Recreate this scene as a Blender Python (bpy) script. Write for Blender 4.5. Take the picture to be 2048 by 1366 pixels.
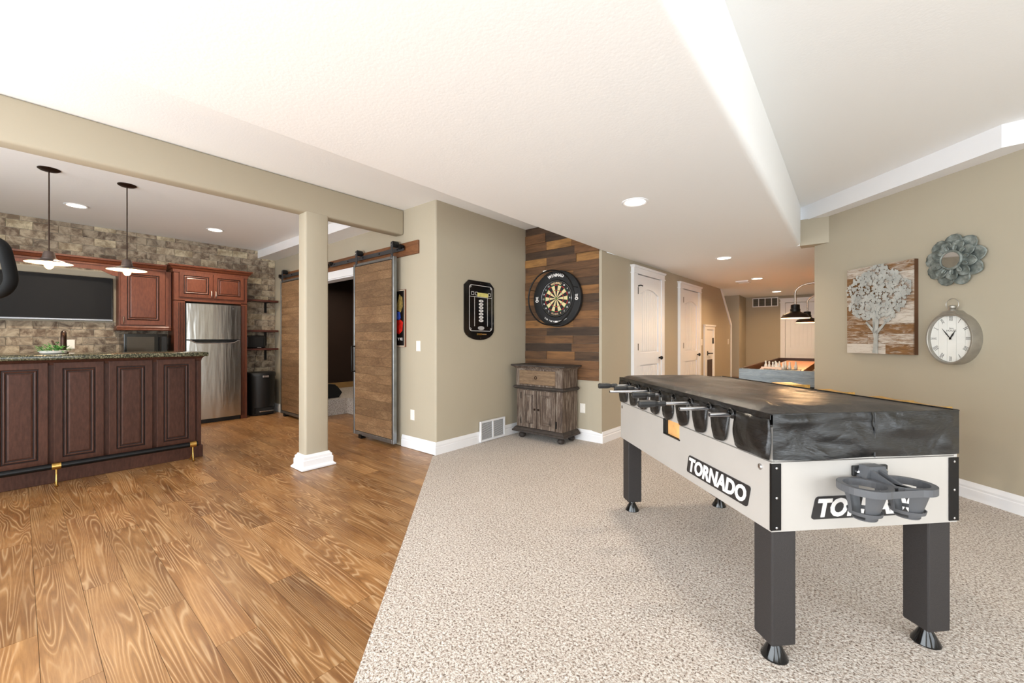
import bpy, bmesh, math, random
from mathutils import Vector, Matrix
for o in list(bpy.data.objects): bpy.data.objects.remove(o)
C = bpy.context.scene.collection
SC = bpy.context.scene
R = math.radians
rnd = random.Random(7)

# ------------------------------------------------------------------ camera, world, light, exposure
CAMH = 1.22
cam = bpy.data.cameras.new('camera'); camo = bpy.data.objects.new('camera', cam); C.objects.link(camo)
cam.sensor_width = 36.0; cam.lens = 816 / 2048 * 36.0
cam.shift_y = -4 / 2048; cam.clip_start = 0.05
camo.location = (0, 0, CAMH); camo.rotation_euler = (R(90), 0, R(39.6))
SC.camera = camo
SC.view_settings.view_transform = 'Standard'; SC.view_settings.look = 'None'
SC.view_settings.gamma = 1.0; SC.view_settings.use_curve_mapping = False
SC.view_settings.exposure = 0.52
w = bpy.data.worlds.new('world'); SC.world = w; w.use_nodes = True
bg = w.node_tree.nodes['Background']; bg.inputs[0].default_value = (0.86, 0.93, 1.0, 1); bg.inputs[1].default_value = 1.0

def area(name, loc, rot, sx, sy, power, col=(1, 1, 1)):
    l = bpy.data.lights.new(name, 'AREA'); l.shape = 'RECTANGLE'; l.size = sx; l.size_y = sy
    l.energy = power; l.color = col
    o = bpy.data.objects.new(name, l); C.objects.link(o); o.location = loc; o.rotation_euler = rot
    return o
# daylight entering through the glazed doors and windows behind the camera
area('daylight_rear_doors', (-2.6, -2.42, 1.2), (R(90), 0, 0), 4.4, 2.1, 170, (0.88, 0.95, 1.0))
area('daylight_rear_window', (1.6, -2.42, 1.35), (R(90), 0, 0), 2.6, 1.9, 70, (0.88, 0.95, 1.0))
area('daylight_side_window', (3.52, 0.2, 1.35), (R(90), 0, R(90)), 3.2, 1.9, 66, (0.88, 0.95, 1.0))

# sun slanting in through the rear doors onto the floor behind the camera
sl = bpy.data.lights.new('sun', 'SUN'); sl.energy = 11.0; sl.angle = R(2); sl.color = (0.90, 0.96, 1.0)
sun = bpy.data.objects.new('sun', sl); C.objects.link(sun); sun.rotation_euler = (R(40), 0, R(-12))

# ------------------------------------------------------------------ material helpers
def lin(c):
    if isinstance(c, str):
        c = c.lstrip('#'); c = [int(c[i:i + 2], 16) for i in (0, 2, 4)]
    out = []
    for v in c[:3]:
        v = v / 255.0
        out.append(v / 12.92 if v <= 0.04045 else ((v + 0.055) / 1.055) ** 2.4)
    return (*out, 1.0)
class NT:
    def __init__(s, name):
        s.m = bpy.data.materials.new(name); s.m.use_nodes = True
        s.t = s.m.node_tree; s.n = s.t.nodes; s.b = s.n['Principled BSDF']
    def node(s, t, **kw):
        n = s.n.new(t)
        for k, v in kw.items():
            if k.startswith('i_'):
                n.inputs[int(k[2:])].default_value = v
            else: setattr(n, k, v)
        return n
    def link(s, a, b): s.t.links.new(a, b)
    def set(s, name, v): s.b.inputs[name].default_value = v
    def coord(s, kind='Object'):
        return s.node('ShaderNodeTexCoord').outputs[kind]
    def mapping(s, src, scale=(1, 1, 1), loc=(0, 0, 0)):
        m = s.node('ShaderNodeMapping'); m.inputs['Scale'].default_value = scale; m.inputs['Location'].default_value = loc
        s.link(src, m.inputs[0]); return m.outputs[0]
    def noise(s, vec, scale, detail=3, rough=0.5, dist=0.0):
        n = s.node('ShaderNodeTexNoise'); n.inputs['Scale'].default_value = scale; n.inputs['Detail'].default_value = detail
        n.inputs['Roughness'].default_value = rough; n.inputs['Distortion'].default_value = dist
        s.link(vec, n.inputs['Vector']); return n.outputs['Fac']
    def math(s, op, a, b=None):
        m = s.node('ShaderNodeMath', operation=op)
        for i, v in enumerate((a, b)):
            if v is None: continue
            if isinstance(v, (int, float)): m.inputs[i].default_value = v
            else: s.link(v, m.inputs[i])
        return m.outputs[0]
    def ramp(s, fac, stops, interp='LINEAR'):
        r = s.node('ShaderNodeValToRGB'); r.color_ramp.interpolation = interp
        e = r.color_ramp.elements
        while len(e) < len(stops): e.new(0.5)
        for el, (p, c) in zip(e, stops): el.position = p; el.color = lin(c) if not (isinstance(c, tuple) and len(c) == 4) else c
        s.link(fac, r.inputs[0]); return r.outputs[0]
    def mix(s, fac, a, b, mode='MIX'):
        m = s.node('ShaderNodeMix', data_type='RGBA', blend_type=mode)
        for i, v in ((0, fac), (6, a), (7, b)):
            if isinstance(v, (int, float)): m.inputs[i].default_value = v
            elif isinstance(v, (str, tuple)): m.inputs[i].default_value = lin(v) if isinstance(v, str) else v
            else: s.link(v, m.inputs[i])
        return m.outputs[2]
    def color(s, sock): s.link(sock, s.b.inputs['Base Color'])
    def bump(s, h, strength=0.2, dist=0.002):
        b = s.node('ShaderNodeBump'); b.inputs['Strength'].default_value = strength; b.inputs['Distance'].default_value = dist
        s.link(h, b.inputs['Height']); s.link(b.outputs[0], s.b.inputs['Normal'])
    def rand(s): return s.node('ShaderNodeObjectInfo').outputs['Random']
    def offset(s, vec, rand, k=60.0):
        cmb = s.node('ShaderNodeCombineXYZ'); v = s.math('MULTIPLY', rand, k)
        for i in range(3): s.link(v, cmb.inputs[i])
        a = s.node('ShaderNodeVectorMath', operation='ADD'); s.link(vec, a.inputs[0]); s.link(cmb.outputs[0], a.inputs[1])
        return a.outputs[0]
def plain(name, col, rough=0.5, metal=0.0, bump=None, vary=0.0, vscale=6.0, coat=0.0, spec=0.5):
    t = NT(name); t.set('Roughness', rough); t.set('Metallic', metal); t.set('Base Color', lin(col))
    t.set('Coat Weight', coat); t.set('Specular IOR Level', spec)
    co = None
    if vary:
        co = t.coord(); c = lin(col)
        t.color(t.ramp(t.noise(co, vscale, 4), [(0.3, tuple(max(0, v * (1 - vary)) for v in c[:3]) + (1,)), (0.7, tuple(min(1, v * (1 + vary)) for v in c[:3]) + (1,))]))
    if bump:
        co = co or t.coord(); t.bump(t.noise(co, bump[0], 4), bump[1], bump[2] if len(bump) > 2 else 0.002)
    return t.m
def emit(name, col, strength):
    t = NT(name); t.set('Base Color', lin(col)); t.set('Emission Color', lin(col)); t.set('Emission Strength', strength)
    return t.m
def wood(name, stops, scale=(0.7, 6, 6), lines=22, rough=0.4, vary=0.25, gscale=1.3, bump=0.15, coat=0.0, axis='X', spec=0.5, darkline=0.35):
    """wood: contour lines of a noise field stretched along the grain, tone varied from piece to piece"""
    t = NT(name); r = t.rand(); co = t.offset(t.coord(), r)
    sc = {'X': scale, 'Y': (scale[1], scale[0], scale[2]), 'Z': (scale[1], scale[2], scale[0])}[axis]
    v = t.mapping(co, sc)
    n = t.noise(v, gscale, 2, 0.45, 0.3)
    s = t.math('SINE', t.math('MULTIPLY', n, lines * 6.283)); s = t.math('ADD', t.math('MULTIPLY', s, 0.5), 0.5)
    fine = t.noise(t.mapping(co, tuple(q * k for q, k in zip(sc, (9, 9, 9)))), 2.2, 4, 0.6)
    base = t.ramp(t.math('ADD', t.math('MULTIPLY', fine, 0.6), t.math('MULTIPLY', n, 0.4)), stops)
    s = t.math('POWER', s, 3.0)
    dk = t.mix(t.math('MULTIPLY', s, darkline), base, t.mix(1.0, base, (0.35, 0.28, 0.22, 1), 'MULTIPLY'))
    tone = t.ramp(r, [(0.0, (1 - vary, 1 - vary, 1 - vary, 1)), (1.0, (1 + vary * 0.6, 1 + vary * 0.6, 1 + vary * 0.6, 1))])
    t.color(t.mix(1.0, dk, tone, 'MULTIPLY'))
    t.set('Roughness', rough); t.set('Coat Weight', coat); t.set('Coat Roughness', 0.15); t.set('Specular IOR Level', spec)
    t.bump(t.math('SUBTRACT', fine, t.math('MULTIPLY', s, 0.5)), bump, 0.002)
    return t.m
M = {}
M['tan'] = plain('tan_wall_paint', '#b0a692', 0.65, bump=(260, 0.12), vary=0.02, vscale=1.5)
M['white_ceiling'] = plain('white_ceiling_paint', '#f3f3f2', 0.8, bump=(70, 0.3, 0.0022))
M['white_trim'] = plain('white_trim_paint', '#eeeef0', 0.35, vary=0.01)
M['plastic_white'] = plain('white_plastic', '#eeeae2', 0.4, vary=0.01)
M['black'] = plain('black_satin', '#151515', 0.4, vary=0.05)
M['black_metal'] = plain('black_metal', '#1c1a19', 0.42, 0.6, vary=0.1)
M['bronze'] = plain('oiled_bronze', '#3a2a22', 0.35, 0.8, vary=0.15, vscale=30)
M['brass'] = plain('aged_brass', '#c8a25a', 0.3, 1.0, vary=0.15, vscale=40)
M['chrome'] = plain('chrome', '#c9c9cb', 0.18, 1.0, vary=0.03)
M['steel_frame'] = plain('raw_steel', '#8e9192', 0.35, 0.85, vary=0.18, vscale=9)
M['rail_steel'] = plain('grey_rail_steel', '#54565a', 0.4, 0.7, vary=0.1)
M['nickel'] = plain('brushed_nickel', '#b9a999', 0.28, 1.0, vary=0.05)
def oak():
    t = NT('oak_plank'); r = t.rand(); co = t.offset(t.coord(), r)
    n = t.noise(t.mapping(co, (0.42, 6.0, 6)), 1.25, 2, 0.5, 0.35)
    s1 = t.math('ADD', t.math('MULTIPLY', t.math('SINE', t.math('MULTIPLY', n, 170.0)), 0.5), 0.5)
    gate = t.ramp(t.noise(t.mapping(co, (2.2, 9, 9)), 1.3, 2), [(0.35, (0.25, 0.25, 0.25, 1)), (0.6, (1, 1, 1, 1))])
    fine = t.noise(t.mapping(co, (14, 220, 200)), 1.0, 3, 0.6); broad = t.noise(t.mapping(co, (1.3, 5, 5)), 1.4, 3)
    base = t.ramp(t.math('ADD', t.math('MULTIPLY', broad, 0.7), t.math('MULTIPLY', fine, 0.3)), [(0.3, '#70492a'), (0.5, '#93683d'), (0.72, '#b28656')])
    lite = t.math('MULTIPLY', t.math('POWER', s1, 7.0), gate); dark = t.math('MULTIPLY', t.math('POWER', t.math('SUBTRACT', 1.0, s1), 3.0), gate)
    c = t.mix(t.math('MULTIPLY', dark, 0.45), base, '#5a3518')
    c = t.mix(t.math('MULTIPLY', lite, 0.5), c, '#d3b48c')
    tone = t.ramp(r, [(0.0, (0.8, 0.79, 0.78, 1)), (1.0, (1.14, 1.13, 1.12, 1))])
    t.color(t.mix(1.0, c, tone, 'MULTIPLY')); t.set('Roughness', 0.34); t.set('Specular IOR Level', 0.5)
    t.bump(t.math('ADD', fine, lite), 0.12, 0.0015); return t.m
M['floor_wood'] = oak()
M['cherry'] = wood('cherry_cabinet', [(0.25, '#4a2315'), (0.5, '#653522'), (0.8, '#7b472f')], (0.8, 3, 3), 4, 0.38, 0.06, 1.2, 0.05, axis='Z', coat=0.05, darkline=0.12)
M['island_wood'] = wood('dark_cherry', [(0.25, '#2e1a12'), (0.5, '#442a20'), (0.8, '#59382b')], (0.8, 3, 3), 4, 0.42, 0.08, 1.2, 0.05, axis='Z', coat=0.0, spec=0.2, darkline=0.12)
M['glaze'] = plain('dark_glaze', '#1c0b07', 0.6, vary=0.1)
M['barn_plank'] = wood('stained_pine', [(0.25, '#5e4630'), (0.5, '#7e6145'), (0.78, '#ab8d6a')], (1.6, 6, 6), 7, 0.5, 0.22, 1.9, 0.12, axis='X', darkline=0.25)
M['barn_board'] = wood('stained_backboard', [(0.25, '#54341f'), (0.5, '#744a2d'), (0.8, '#8f6038')], (0.9, 6, 6), 8, 0.5, 0.1, 1.3, 0.12, axis='X')
M['reclaimed'] = None
def reclaimed():
    t = NT('reclaimed_board'); r = t.rand(); co = t.offset(t.coord(), r)
    v = t.mapping(co, (1.2, 8, 9))
    n = t.noise(v, 2.5, 6, 0.65, 0.4); f = t.noise(t.mapping(co, (6, 60, 60)), 2.0, 3, 0.6)
    tone = t.ramp(r, [(0.0, '#2f241b'), (0.2, '#4d3825'), (0.45, '#735030'), (0.65, '#5a4029'), (0.85, '#835c35'), (1.0, '#9a713f')])
    c = t.mix(1.0, tone, t.ramp(n, [(0.3, (0.45, 0.42, 0.4, 1)), (0.6, (1.15, 1.1, 1.05, 1))]), 'MULTIPLY')
    mark = t.ramp(t.noise(t.mapping(co, (5, 9, 9)), 3.2, 5, 0.7, 1.5), [(0.66, (0, 0, 0, 1)), (0.70, (1, 1, 1, 1))])
    t.color(t.mix(t.math('MULTIPLY', mark, 0.55), c, '#1c120b')); t.set('Roughness', 0.7)
    t.bump(t.math('ADD', n, f), 0.35, 0.004); return t.m
M['reclaimed'] = reclaimed()
def brick():
    t = NT('weathered_brick'); r = t.rand(); co = t.offset(t.coord(), r)
    n = t.noise(co, 9, 6, 0.7, 0.6); n2 = t.noise(co, 38, 5, 0.7)
    tone = t.ramp(r, [(0.0, '#796a5b'), (0.2, '#96826e'), (0.4, '#a4917b'), (0.6, '#8a7b6d'), (0.8, '#bba98e'), (1.0, '#dccfae')])
    light = t.mix(t.ramp(n, [(0.40, (0, 0, 0, 1)), (0.60, (1, 1, 1, 1))]), t.mix(1.0, tone, (0.48, 0.44, 0.42, 1), 'MULTIPLY'), t.mix(0.4, tone, '#d8ccb4'))
    crack = t.ramp(t.noise(t.mapping(co, (1, 1, 2)), 14, 6, 0.8, 1.2), [(0.34, (1, 1, 1, 1)), (0.42, (0, 0, 0, 1))])
    t.color(t.mix(t.math('MULTIPLY', crack, 0.6), t.mix(t.math('MULTIPLY', n2, 0.5), light, t.mix(1.0, light, (0.6, 0.55, 0.5, 1), 'MULTIPLY')), '#3e342c'))
    t.set('Roughness', 0.75); t.bump(t.math('ADD', n, n2), 0.4, 0.004); return t.m
M['brick'] = brick()
M['grout'] = plain('pale_grout', '#c6bcab', 0.9, bump=(120, 0.3), vary=0.08, vscale=20)
def carpet():
    t = NT('speckled_carpet'); co = t.coord()
    a = t.noise(co, 105, 3, 0.7, 0.4); b = t.noise(co, 60, 2, 0.5); big = t.noise(co, 1.1, 2)
    c = t.ramp(a, [(0.33, '#5c4b3e'), (0.42, '#a39284'), (0.48, '#cfc2b6'), (0.6, '#ebe4dc')])
    c = t.mix(t.math('MULTIPLY', t.ramp(b, [(0.56, (0, 0, 0, 1)), (0.68, (1, 1, 1, 1))]), 0.35), c, '#96806a')
    t.color(t.mix(1.0, c, t.ramp(big, [(0.3, (0.93, 0.92, 0.91, 1)), (0.7, (1.02, 1.02, 1.02, 1))]), 'MULTIPLY'))
    t.set('Roughness', 1.0); t.set('Specular IOR Level', 0.1); t.set('Sheen Weight', 0.15)
    t.bump(t.math('ADD', a, b), 0.9, 0.012); return t.m
M['carpet'] = carpet()
def granite():
    t = NT('green_black_granite'); co = t.coord()
    a = t.noise(co, 90, 5, 0.7); t.color(t.ramp(a, [(0.35, '#14170f'), (0.48, '#37392c'), (0.58, '#6b6852'), (0.7, '#a39a7c')]))
    t.set('Roughness', 0.12); return t.m
M['granite'] = granite()
def stainless():
    t = NT('stainless_steel'); co = t.mapping(t.coord(), (1, 1, 120))
    f = t.noise(co, 8, 2); t.set('Metallic', 1.0); t.set('Base Color', lin('#c3c1bc'))
    t.link(t.math('ADD', t.math('MULTIPLY', f, 0.12), 0.16), t.b.inputs['Roughness'])
    wv = t.noise(t.mapping(t.coord(), (1, 7, 0.9)), 1.6, 2); t.bump(wv, 0.25, 0.02); return t.m
M['stainless'] = stainless()
M['screen'] = plain('tv_screen', '#141416', 0.5, vary=0.02, spec=0.2)
M['gloss_black'] = plain('gloss_black', '#0c0c0d', 0.12, vary=0.03)
M['glass_dark'] = plain('dark_oven_glass', '#3a352f', 0.08, vary=0.05)
def vinyl(name, a, b, rough):
    t = NT(name); co = t.coord()
    n = t.noise(co, 3.2, 4, 0.6, 0.5)
    t.color(t.ramp(n, [(0.35, a), (0.7, b)]))
    cr = t.noise(t.mapping(co, (60, 60, 260)), 1.0, 5, 0.7, 0.8); fo = t.noise(t.mapping(co, (5, 5, 7)), 1.0, 3, 0.5, 0.7)
    t.set('Roughness', rough); t.set('Specular IOR Level', 0.6)
    t.bump(t.math('ADD', t.math('MULTIPLY', cr, 0.10), t.math('MULTIPLY', fo, 1.6)), 0.55, 0.02); return t.m
M['vinyl'] = vinyl('black_vinyl', '#0b0b0b', '#131212', 0.2)
M['vinyl_top'] = vinyl('dusty_black_vinyl', '#1b1917', '#3a322c', 0.36)
M['table_grey'] = plain('silver_laminate', '#bcb7b1', 0.35, 0.15, vary=0.02)
M['leg_black'] = plain('textured_black_leg', '#2c2827', 0.6, bump=(300, 0.4), vary=0.12, vscale=150)
M['logo_black'] = plain('logo_black', '#232122', 0.4, vary=0.05)
M['logo_white'] = plain('logo_white', '#ece8e4', 0.45, vary=0.02)
M['cup_grey'] = plain('grey_cup_plastic', '#56575a', 0.45, vary=0.04)
M['rubber'] = plain('black_rubber_grip', '#222324', 0.45, vary=0.05)
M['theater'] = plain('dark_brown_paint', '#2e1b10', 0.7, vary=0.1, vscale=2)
M['pine_trim'] = plain('pine_trim', '#b08d5c', 0.5, vary=0.08)
def distressed():
    t = NT('distressed_cabinet'); r = t.rand(); co = t.offset(t.coord(), r, 9)
    g = t.noise(t.mapping(co, (26, 26, 2.4)), 1.5, 6, 0.75, 0.5); h = t.noise(co, 7, 4, 0.6)
    c = t.ramp(g, [(0.3, '#241d19'), (0.43, '#4a3c33'), (0.53, '#6f5f52'), (0.66, '#a0968a')])
    t.color(t.mix(t.math('MULTIPLY', h, 0.45), c, '#4b3a30')); t.set('Roughness', 0.75); t.bump(g, 0.5, 0.004); return t.m
M['distressed'] = distressed()
M['distress_dark'] = plain('distressed_dark', '#3a322d', 0.7, bump=(30, 0.4, 0.004), vary=0.35, vscale=18)
M['distress_warm'] = wood('distressed_drawer', [(0.25, '#5b4736'), (0.5, '#82694f'), (0.8, '#a58c6e')], (1.2, 14, 14), 10, 0.7, 0.1, 2.0, 0.4, axis='X')

# ------------------------------------------------------------------ mesh helpers
class B:
    def __init__(s): s.m = bmesh.new(); s.mi = 0
    def face(s, pts):
        vs = [s.m.verts.new(p) for p in pts]
        try: f = s.m.faces.new(vs); f.material_index = s.mi; return f
        except ValueError: return None
    def box(s, x0, x1, y0, y1, z0, z1, bev=0.0, seg=2):
        x0, x1 = sorted((x0, x1)); y0, y1 = sorted((y0, y1)); z0, z1 = sorted((z0, z1))
        v = [s.m.verts.new(p) for p in ((x0, y0, z0), (x1, y0, z0), (x1, y1, z0), (x0, y1, z0), (x0, y0, z1), (x1, y0, z1), (x1, y1, z1), (x0, y1, z1))]
        fs = [s.m.faces.new([v[i] for i in q]) for q in ((3, 2, 1, 0), (4, 5, 6, 7), (0, 1, 5, 4), (1, 2, 6, 5), (2, 3, 7, 6), (3, 0, 4, 7))]
        for f in fs: f.material_index = s.mi
        if bev > 0:
            es = list({e for f in fs for e in f.edges})
            bmesh.ops.bevel(s.m, geom=es, offset=bev, segments=seg, affect='EDGES', profile=0.5)
        return s
    def mbox(s, fn, u0, u1, v0, v1, w0, w1):
        """box in a mapped frame fn(u,v,w)->xyz"""
        v = [s.m.verts.new(fn(*p)) for p in ((u0, v0, w0), (u1, v0, w0), (u1, v1, w0), (u0, v1, w0), (u0, v0, w1), (u1, v0, w1), (u1, v1, w1), (u0, v1, w1))]
        for q in ((3, 2, 1, 0), (4, 5, 6, 7), (0, 1, 5, 4), (1, 2, 6, 5), (2, 3, 7, 6), (3, 0, 4, 7)):
            f = s.m.faces.new([v[i] for i in q]); f.material_index = s.mi
        return s
    def prism(s, poly, fn, w0, w1):
        """extrude a 2-D outline (u,v) from w0 to w1 in the mapped frame"""
        a = [s.m.verts.new(fn(u, v, w0)) for u, v in poly]; b = [s.m.verts.new(fn(u, v, w1)) for u, v in poly]
        n = len(poly)
        fs = [s.m.faces.new(a[::-1]), s.m.faces.new(b)] + [s.m.faces.new((a[i], a[(i + 1) % n], b[(i + 1) % n], b[i])) for i in range(n)]
        for f in fs: f.material_index = s.mi
        return s
    def rings(s, loops, cap0=True, cap1=True, closed=True):
        """skin consecutive loops of equal length"""
        L = [[s.m.verts.new(p) for p in lp] for lp in loops]
        n = len(L[0]); fs = []
        for a, b in zip(L, L[1:]):
            for i in range(n if closed else n - 1):
                try: fs.append(s.m.faces.new((a[i], a[(i + 1) % n], b[(i + 1) % n], b[i])))
                except ValueError: pass
        if cap0: fs.append(s.m.faces.new(L[0][::-1]))
        if cap1: fs.append(s.m.faces.new(L[-1]))
        for f in fs: f.material_index = s.mi
        return s
    def cyl(s, p0, p1, r0, r1=None, n=16):
        p0, p1 = Vector(p0), Vector(p1); r1 = r0 if r1 is None else r1
        d = (p1 - p0).normalized(); a = d.orthogonal().normalized(); b = d.cross(a)
        loops = [[p + (a * math.cos(2 * math.pi * i / n) + b * math.sin(2 * math.pi * i / n)) * r for i in range(n)] for p, r in ((p0, r0), (p1, r1))]
        return s.rings(loops)
    def lathe(s, prof, c=(0, 0, 0), n=24, fn=None, open_=False):
        c = Vector(c)
        fn = fn or (lambda x, y, z: c + Vector((x, y, z)))
        loops = [[fn(r * math.cos(2 * math.pi * i / n), r * math.sin(2 * math.pi * i / n), z) for i in range(n)] for r, z in prof]
        return s.rings(loops, not open_, not open_)
    def tube(s, path, r, n=10, closed=False, caps=True):
        P = [Vector(p) for p in path]; loops = []; prev = None
        m = len(P)
        for i, p in enumerate(P):
            if closed: t = (P[(i + 1) % m] - P[i - 1]).normalized()
            else: t = (P[min(i + 1, m - 1)] - P[max(i - 1, 0)]).normalized()
            a = t.orthogonal().normalized() if prev is None else (prev - t * prev.dot(t)).normalized()
            prev = a; b = t.cross(a)
            rr = r[i] if isinstance(r, (list, tuple)) else r
            loops.append([p + (a * math.cos(2 * math.pi * k / n) + b * math.sin(2 * math.pi * k / n)) * rr for k in range(n)])
        if closed: loops.append(loops[0]); return s.rings(loops, False, False)
        return s.rings(loops, caps, caps)
    def sweep(s, path, prof, closed=False):
        """run a moulding profile (out, z) along a 2-D path, mitred; out is to the right of travel"""
        n = len(path); loops = []
        for i in range(n):
            p = Vector(path[i])
            def nrm(a, b):
                d = (Vector(b) - Vector(a)).normalized(); return Vector((d.y, -d.x))
            ns = []
            if closed or i > 0: ns.append(nrm(path[i - 1], path[i]))
            if closed or i < n - 1: ns.append(nrm(path[i], path[(i + 1) % n]))
            m = sum(ns, Vector((0, 0))); m = m / m.length
            k = 1.0 / max(0.3, m.dot(ns[0])); m = m * k
            loops.append([(p.x + m.x * o, p.y + m.y * o, z) for o, z in prof])
        if closed: loops.append(loops[0]); return s.rings(loops, False, False)
        return s.rings(loops)
    def sphere(s, c, r, sx=1, sy=1, sz=1, u=16, v=10):
        c = Vector(c)
        loops = []
        for j in range(1, v):
            a = math.pi * j / v
            loops.append([c + Vector((r * sx * math.sin(a) * math.cos(2 * math.pi * i / u), r * sy * math.sin(a) * math.sin(2 * math.pi * i / u), -r * sz * math.cos(a))) for i in range(u)])
        return s.rings(loops)
    def xf(s, mat): bmesh.ops.transform(s.m, matrix=mat, verts=s.m.verts); return s
ROOT = {}
def obj(name, b, mats, parent=None, smooth=False, world=True, label=None):
    """link a bmesh as one mesh object; 'world' means it was built in world coordinates"""
    bm = b.m if isinstance(b, B) else b
    if parent is not None and world:
        bm.transform(ROOT[parent.name].inverted())
    elif parent is None and world is not True and world is not False:
        pass
    bmesh.ops.recalc_face_normals(bm, faces=bm.faces)
    me = bpy.data.meshes.new(name); bm.to_mesh(me); bm.free()
    for m in (mats if isinstance(mats, (list, tuple)) else [mats]):
        me.materials.append(M[m] if isinstance(m, str) else m)
    if smooth:
        if smooth is True: smooth = 40
        me.shade_smooth()
        me.set_sharp_from_angle(angle=R(smooth))
    o = bpy.data.objects.new(name, me); C.objects.link(o)
    if parent is not None:
        o.parent = parent; ROOT[o.name] = ROOT[parent.name]
    else: ROOT[o.name] = Matrix.Identity(4)
    if label: o['label'] = label
    return o
def origin(o, p):
    """move a top-level mesh's origin to p"""
    p = Vector(p); o.data.transform(Matrix.Translation(-p)); o.location = p; ROOT[o.name] = Matrix.Translation(p); return o
def thing(name, label, cat, loc=(0, 0, 0), rz=0.0, group=None, kind=None):
    o = bpy.data.objects.new(name, None); C.objects.link(o); o.empty_display_size = 0.1
    o.location = loc; o.rotation_euler = (0, 0, rz)
    ROOT[o.name] = Matrix.Translation(loc) @ Matrix.Rotation(rz, 4, 'Z')
    if label: o['label'] = label
    if cat: o['category'] = cat
    if group: o['group'] = group
    if kind: o['kind'] = kind
    return o
def tag(o, label, cat, group=None):
    o['label'] = label; o['category'] = cat
    if group: o['group'] = group
    return o
def struct(o, label=None):
    o['kind'] = 'structure'
    if label: o['label'] = label
    return o
def dup(root, loc=None, rz=None, label=None):
    r = root.copy(); C.objects.link(r)
    if loc is not None: r.location = loc
    if rz is not None: r.rotation_euler = (0, 0, rz)
    if label: r['label'] = label
    for ch in list(root.children):
        c = ch.copy(); C.objects.link(c); c.parent = r
        for g in list(ch.children):
            d = g.copy(); C.objects.link(d); d.parent = c
    return r
def text_b(txt, fn, width=None, height=None, depth=0.002, shear=0.0, bold=0.0, b=None, cx=0.0, cy=0.0, w0=0.0):
    """lettering as real geometry in a mapped frame; centred at (cx, cy)"""
    cu = bpy.data.curves.new('lettering', 'FONT'); cu.body = txt; cu.size = 1.0; cu.offset = bold; cu.extrude = 0.5; cu.resolution_u = 3
    cu.align_x = 'CENTER'; to = bpy.data.objects.new('lettering', cu); C.objects.link(to)
    dg = bpy.context.evaluated_depsgraph_get(); me = bpy.data.meshes.new_from_object(to.evaluated_get(dg))
    bpy.data.objects.remove(to); bpy.data.curves.remove(cu)
    xs = [v.co.x for v in me.vertices]; ys = [v.co.y for v in me.vertices]
    x0, x1, y0, y1 = min(xs), max(xs), min(ys), max(ys)
    sy = height / (y1 - y0); sx = (width / (x1 - x0)) if width else sy
    b = b or B(); base = len(b.m.verts)
    for v in me.vertices:
        u = (v.co.x - (x0 + x1) / 2) * sx; h = (v.co.y - (y0 + y1) / 2) * sy
        v.co = fn(cx + u + h * shear, cy + h, w0 + (v.co.z + 0.5) * depth)
    b.m.from_mesh(me); bpy.data.meshes.remove(me)
    return b
# mapped frames: u across, v up, w out of the surface
def plane_x(x):   # surface facing +X: u = Y
    return lambda u, v, w: Vector((x + w, u, v))
def plane_y(y):   # surface facing -Y: u = X
    return lambda u, v, w: Vector((u, y - w, v))
K45 = 5.36
def plane_d(u, v, w):   # angled wall x + y = K45, facing the camera; u runs left to right in view
    q = 0.70710678
    return Vector((K45 / 2 + u * q - w * q, K45 / 2 - u * q - w * q, v))
DC = Vector((-2.24, 4.36)); DU = Vector((0.04, 0.9992)); DN = Vector((0.9992, -0.04))
def plane_c(u, v, w):   # closet wall
    p = DC + DU * u + DN * w; return Vector((p.x, p.y, v))

# ------------------------------------------------------------------ the setting
XB, YW, XS, YD, XH = -7.62, 2.81, -3.37, 4.37, -3.93
ZS, ZC = 2.262, 2.70
EDGE = -0.60                      # carpet meets planks along x + y = EDGE
YR, XR = -2.5, 3.6                # rear and right walls behind the camera
def ww(*boxes, bev=0.0):
    b = B()
    for q in boxes: b.box(*q, bev=bev)
    return b
floor = struct(obj('floor', ww((-8.2, 3.7, -2.7, 12.2, -0.08, -0.016)), plain('subfloor', '#4a3a2c', 0.8, vary=0.1)), 'floor slab under planks and carpet')
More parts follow.
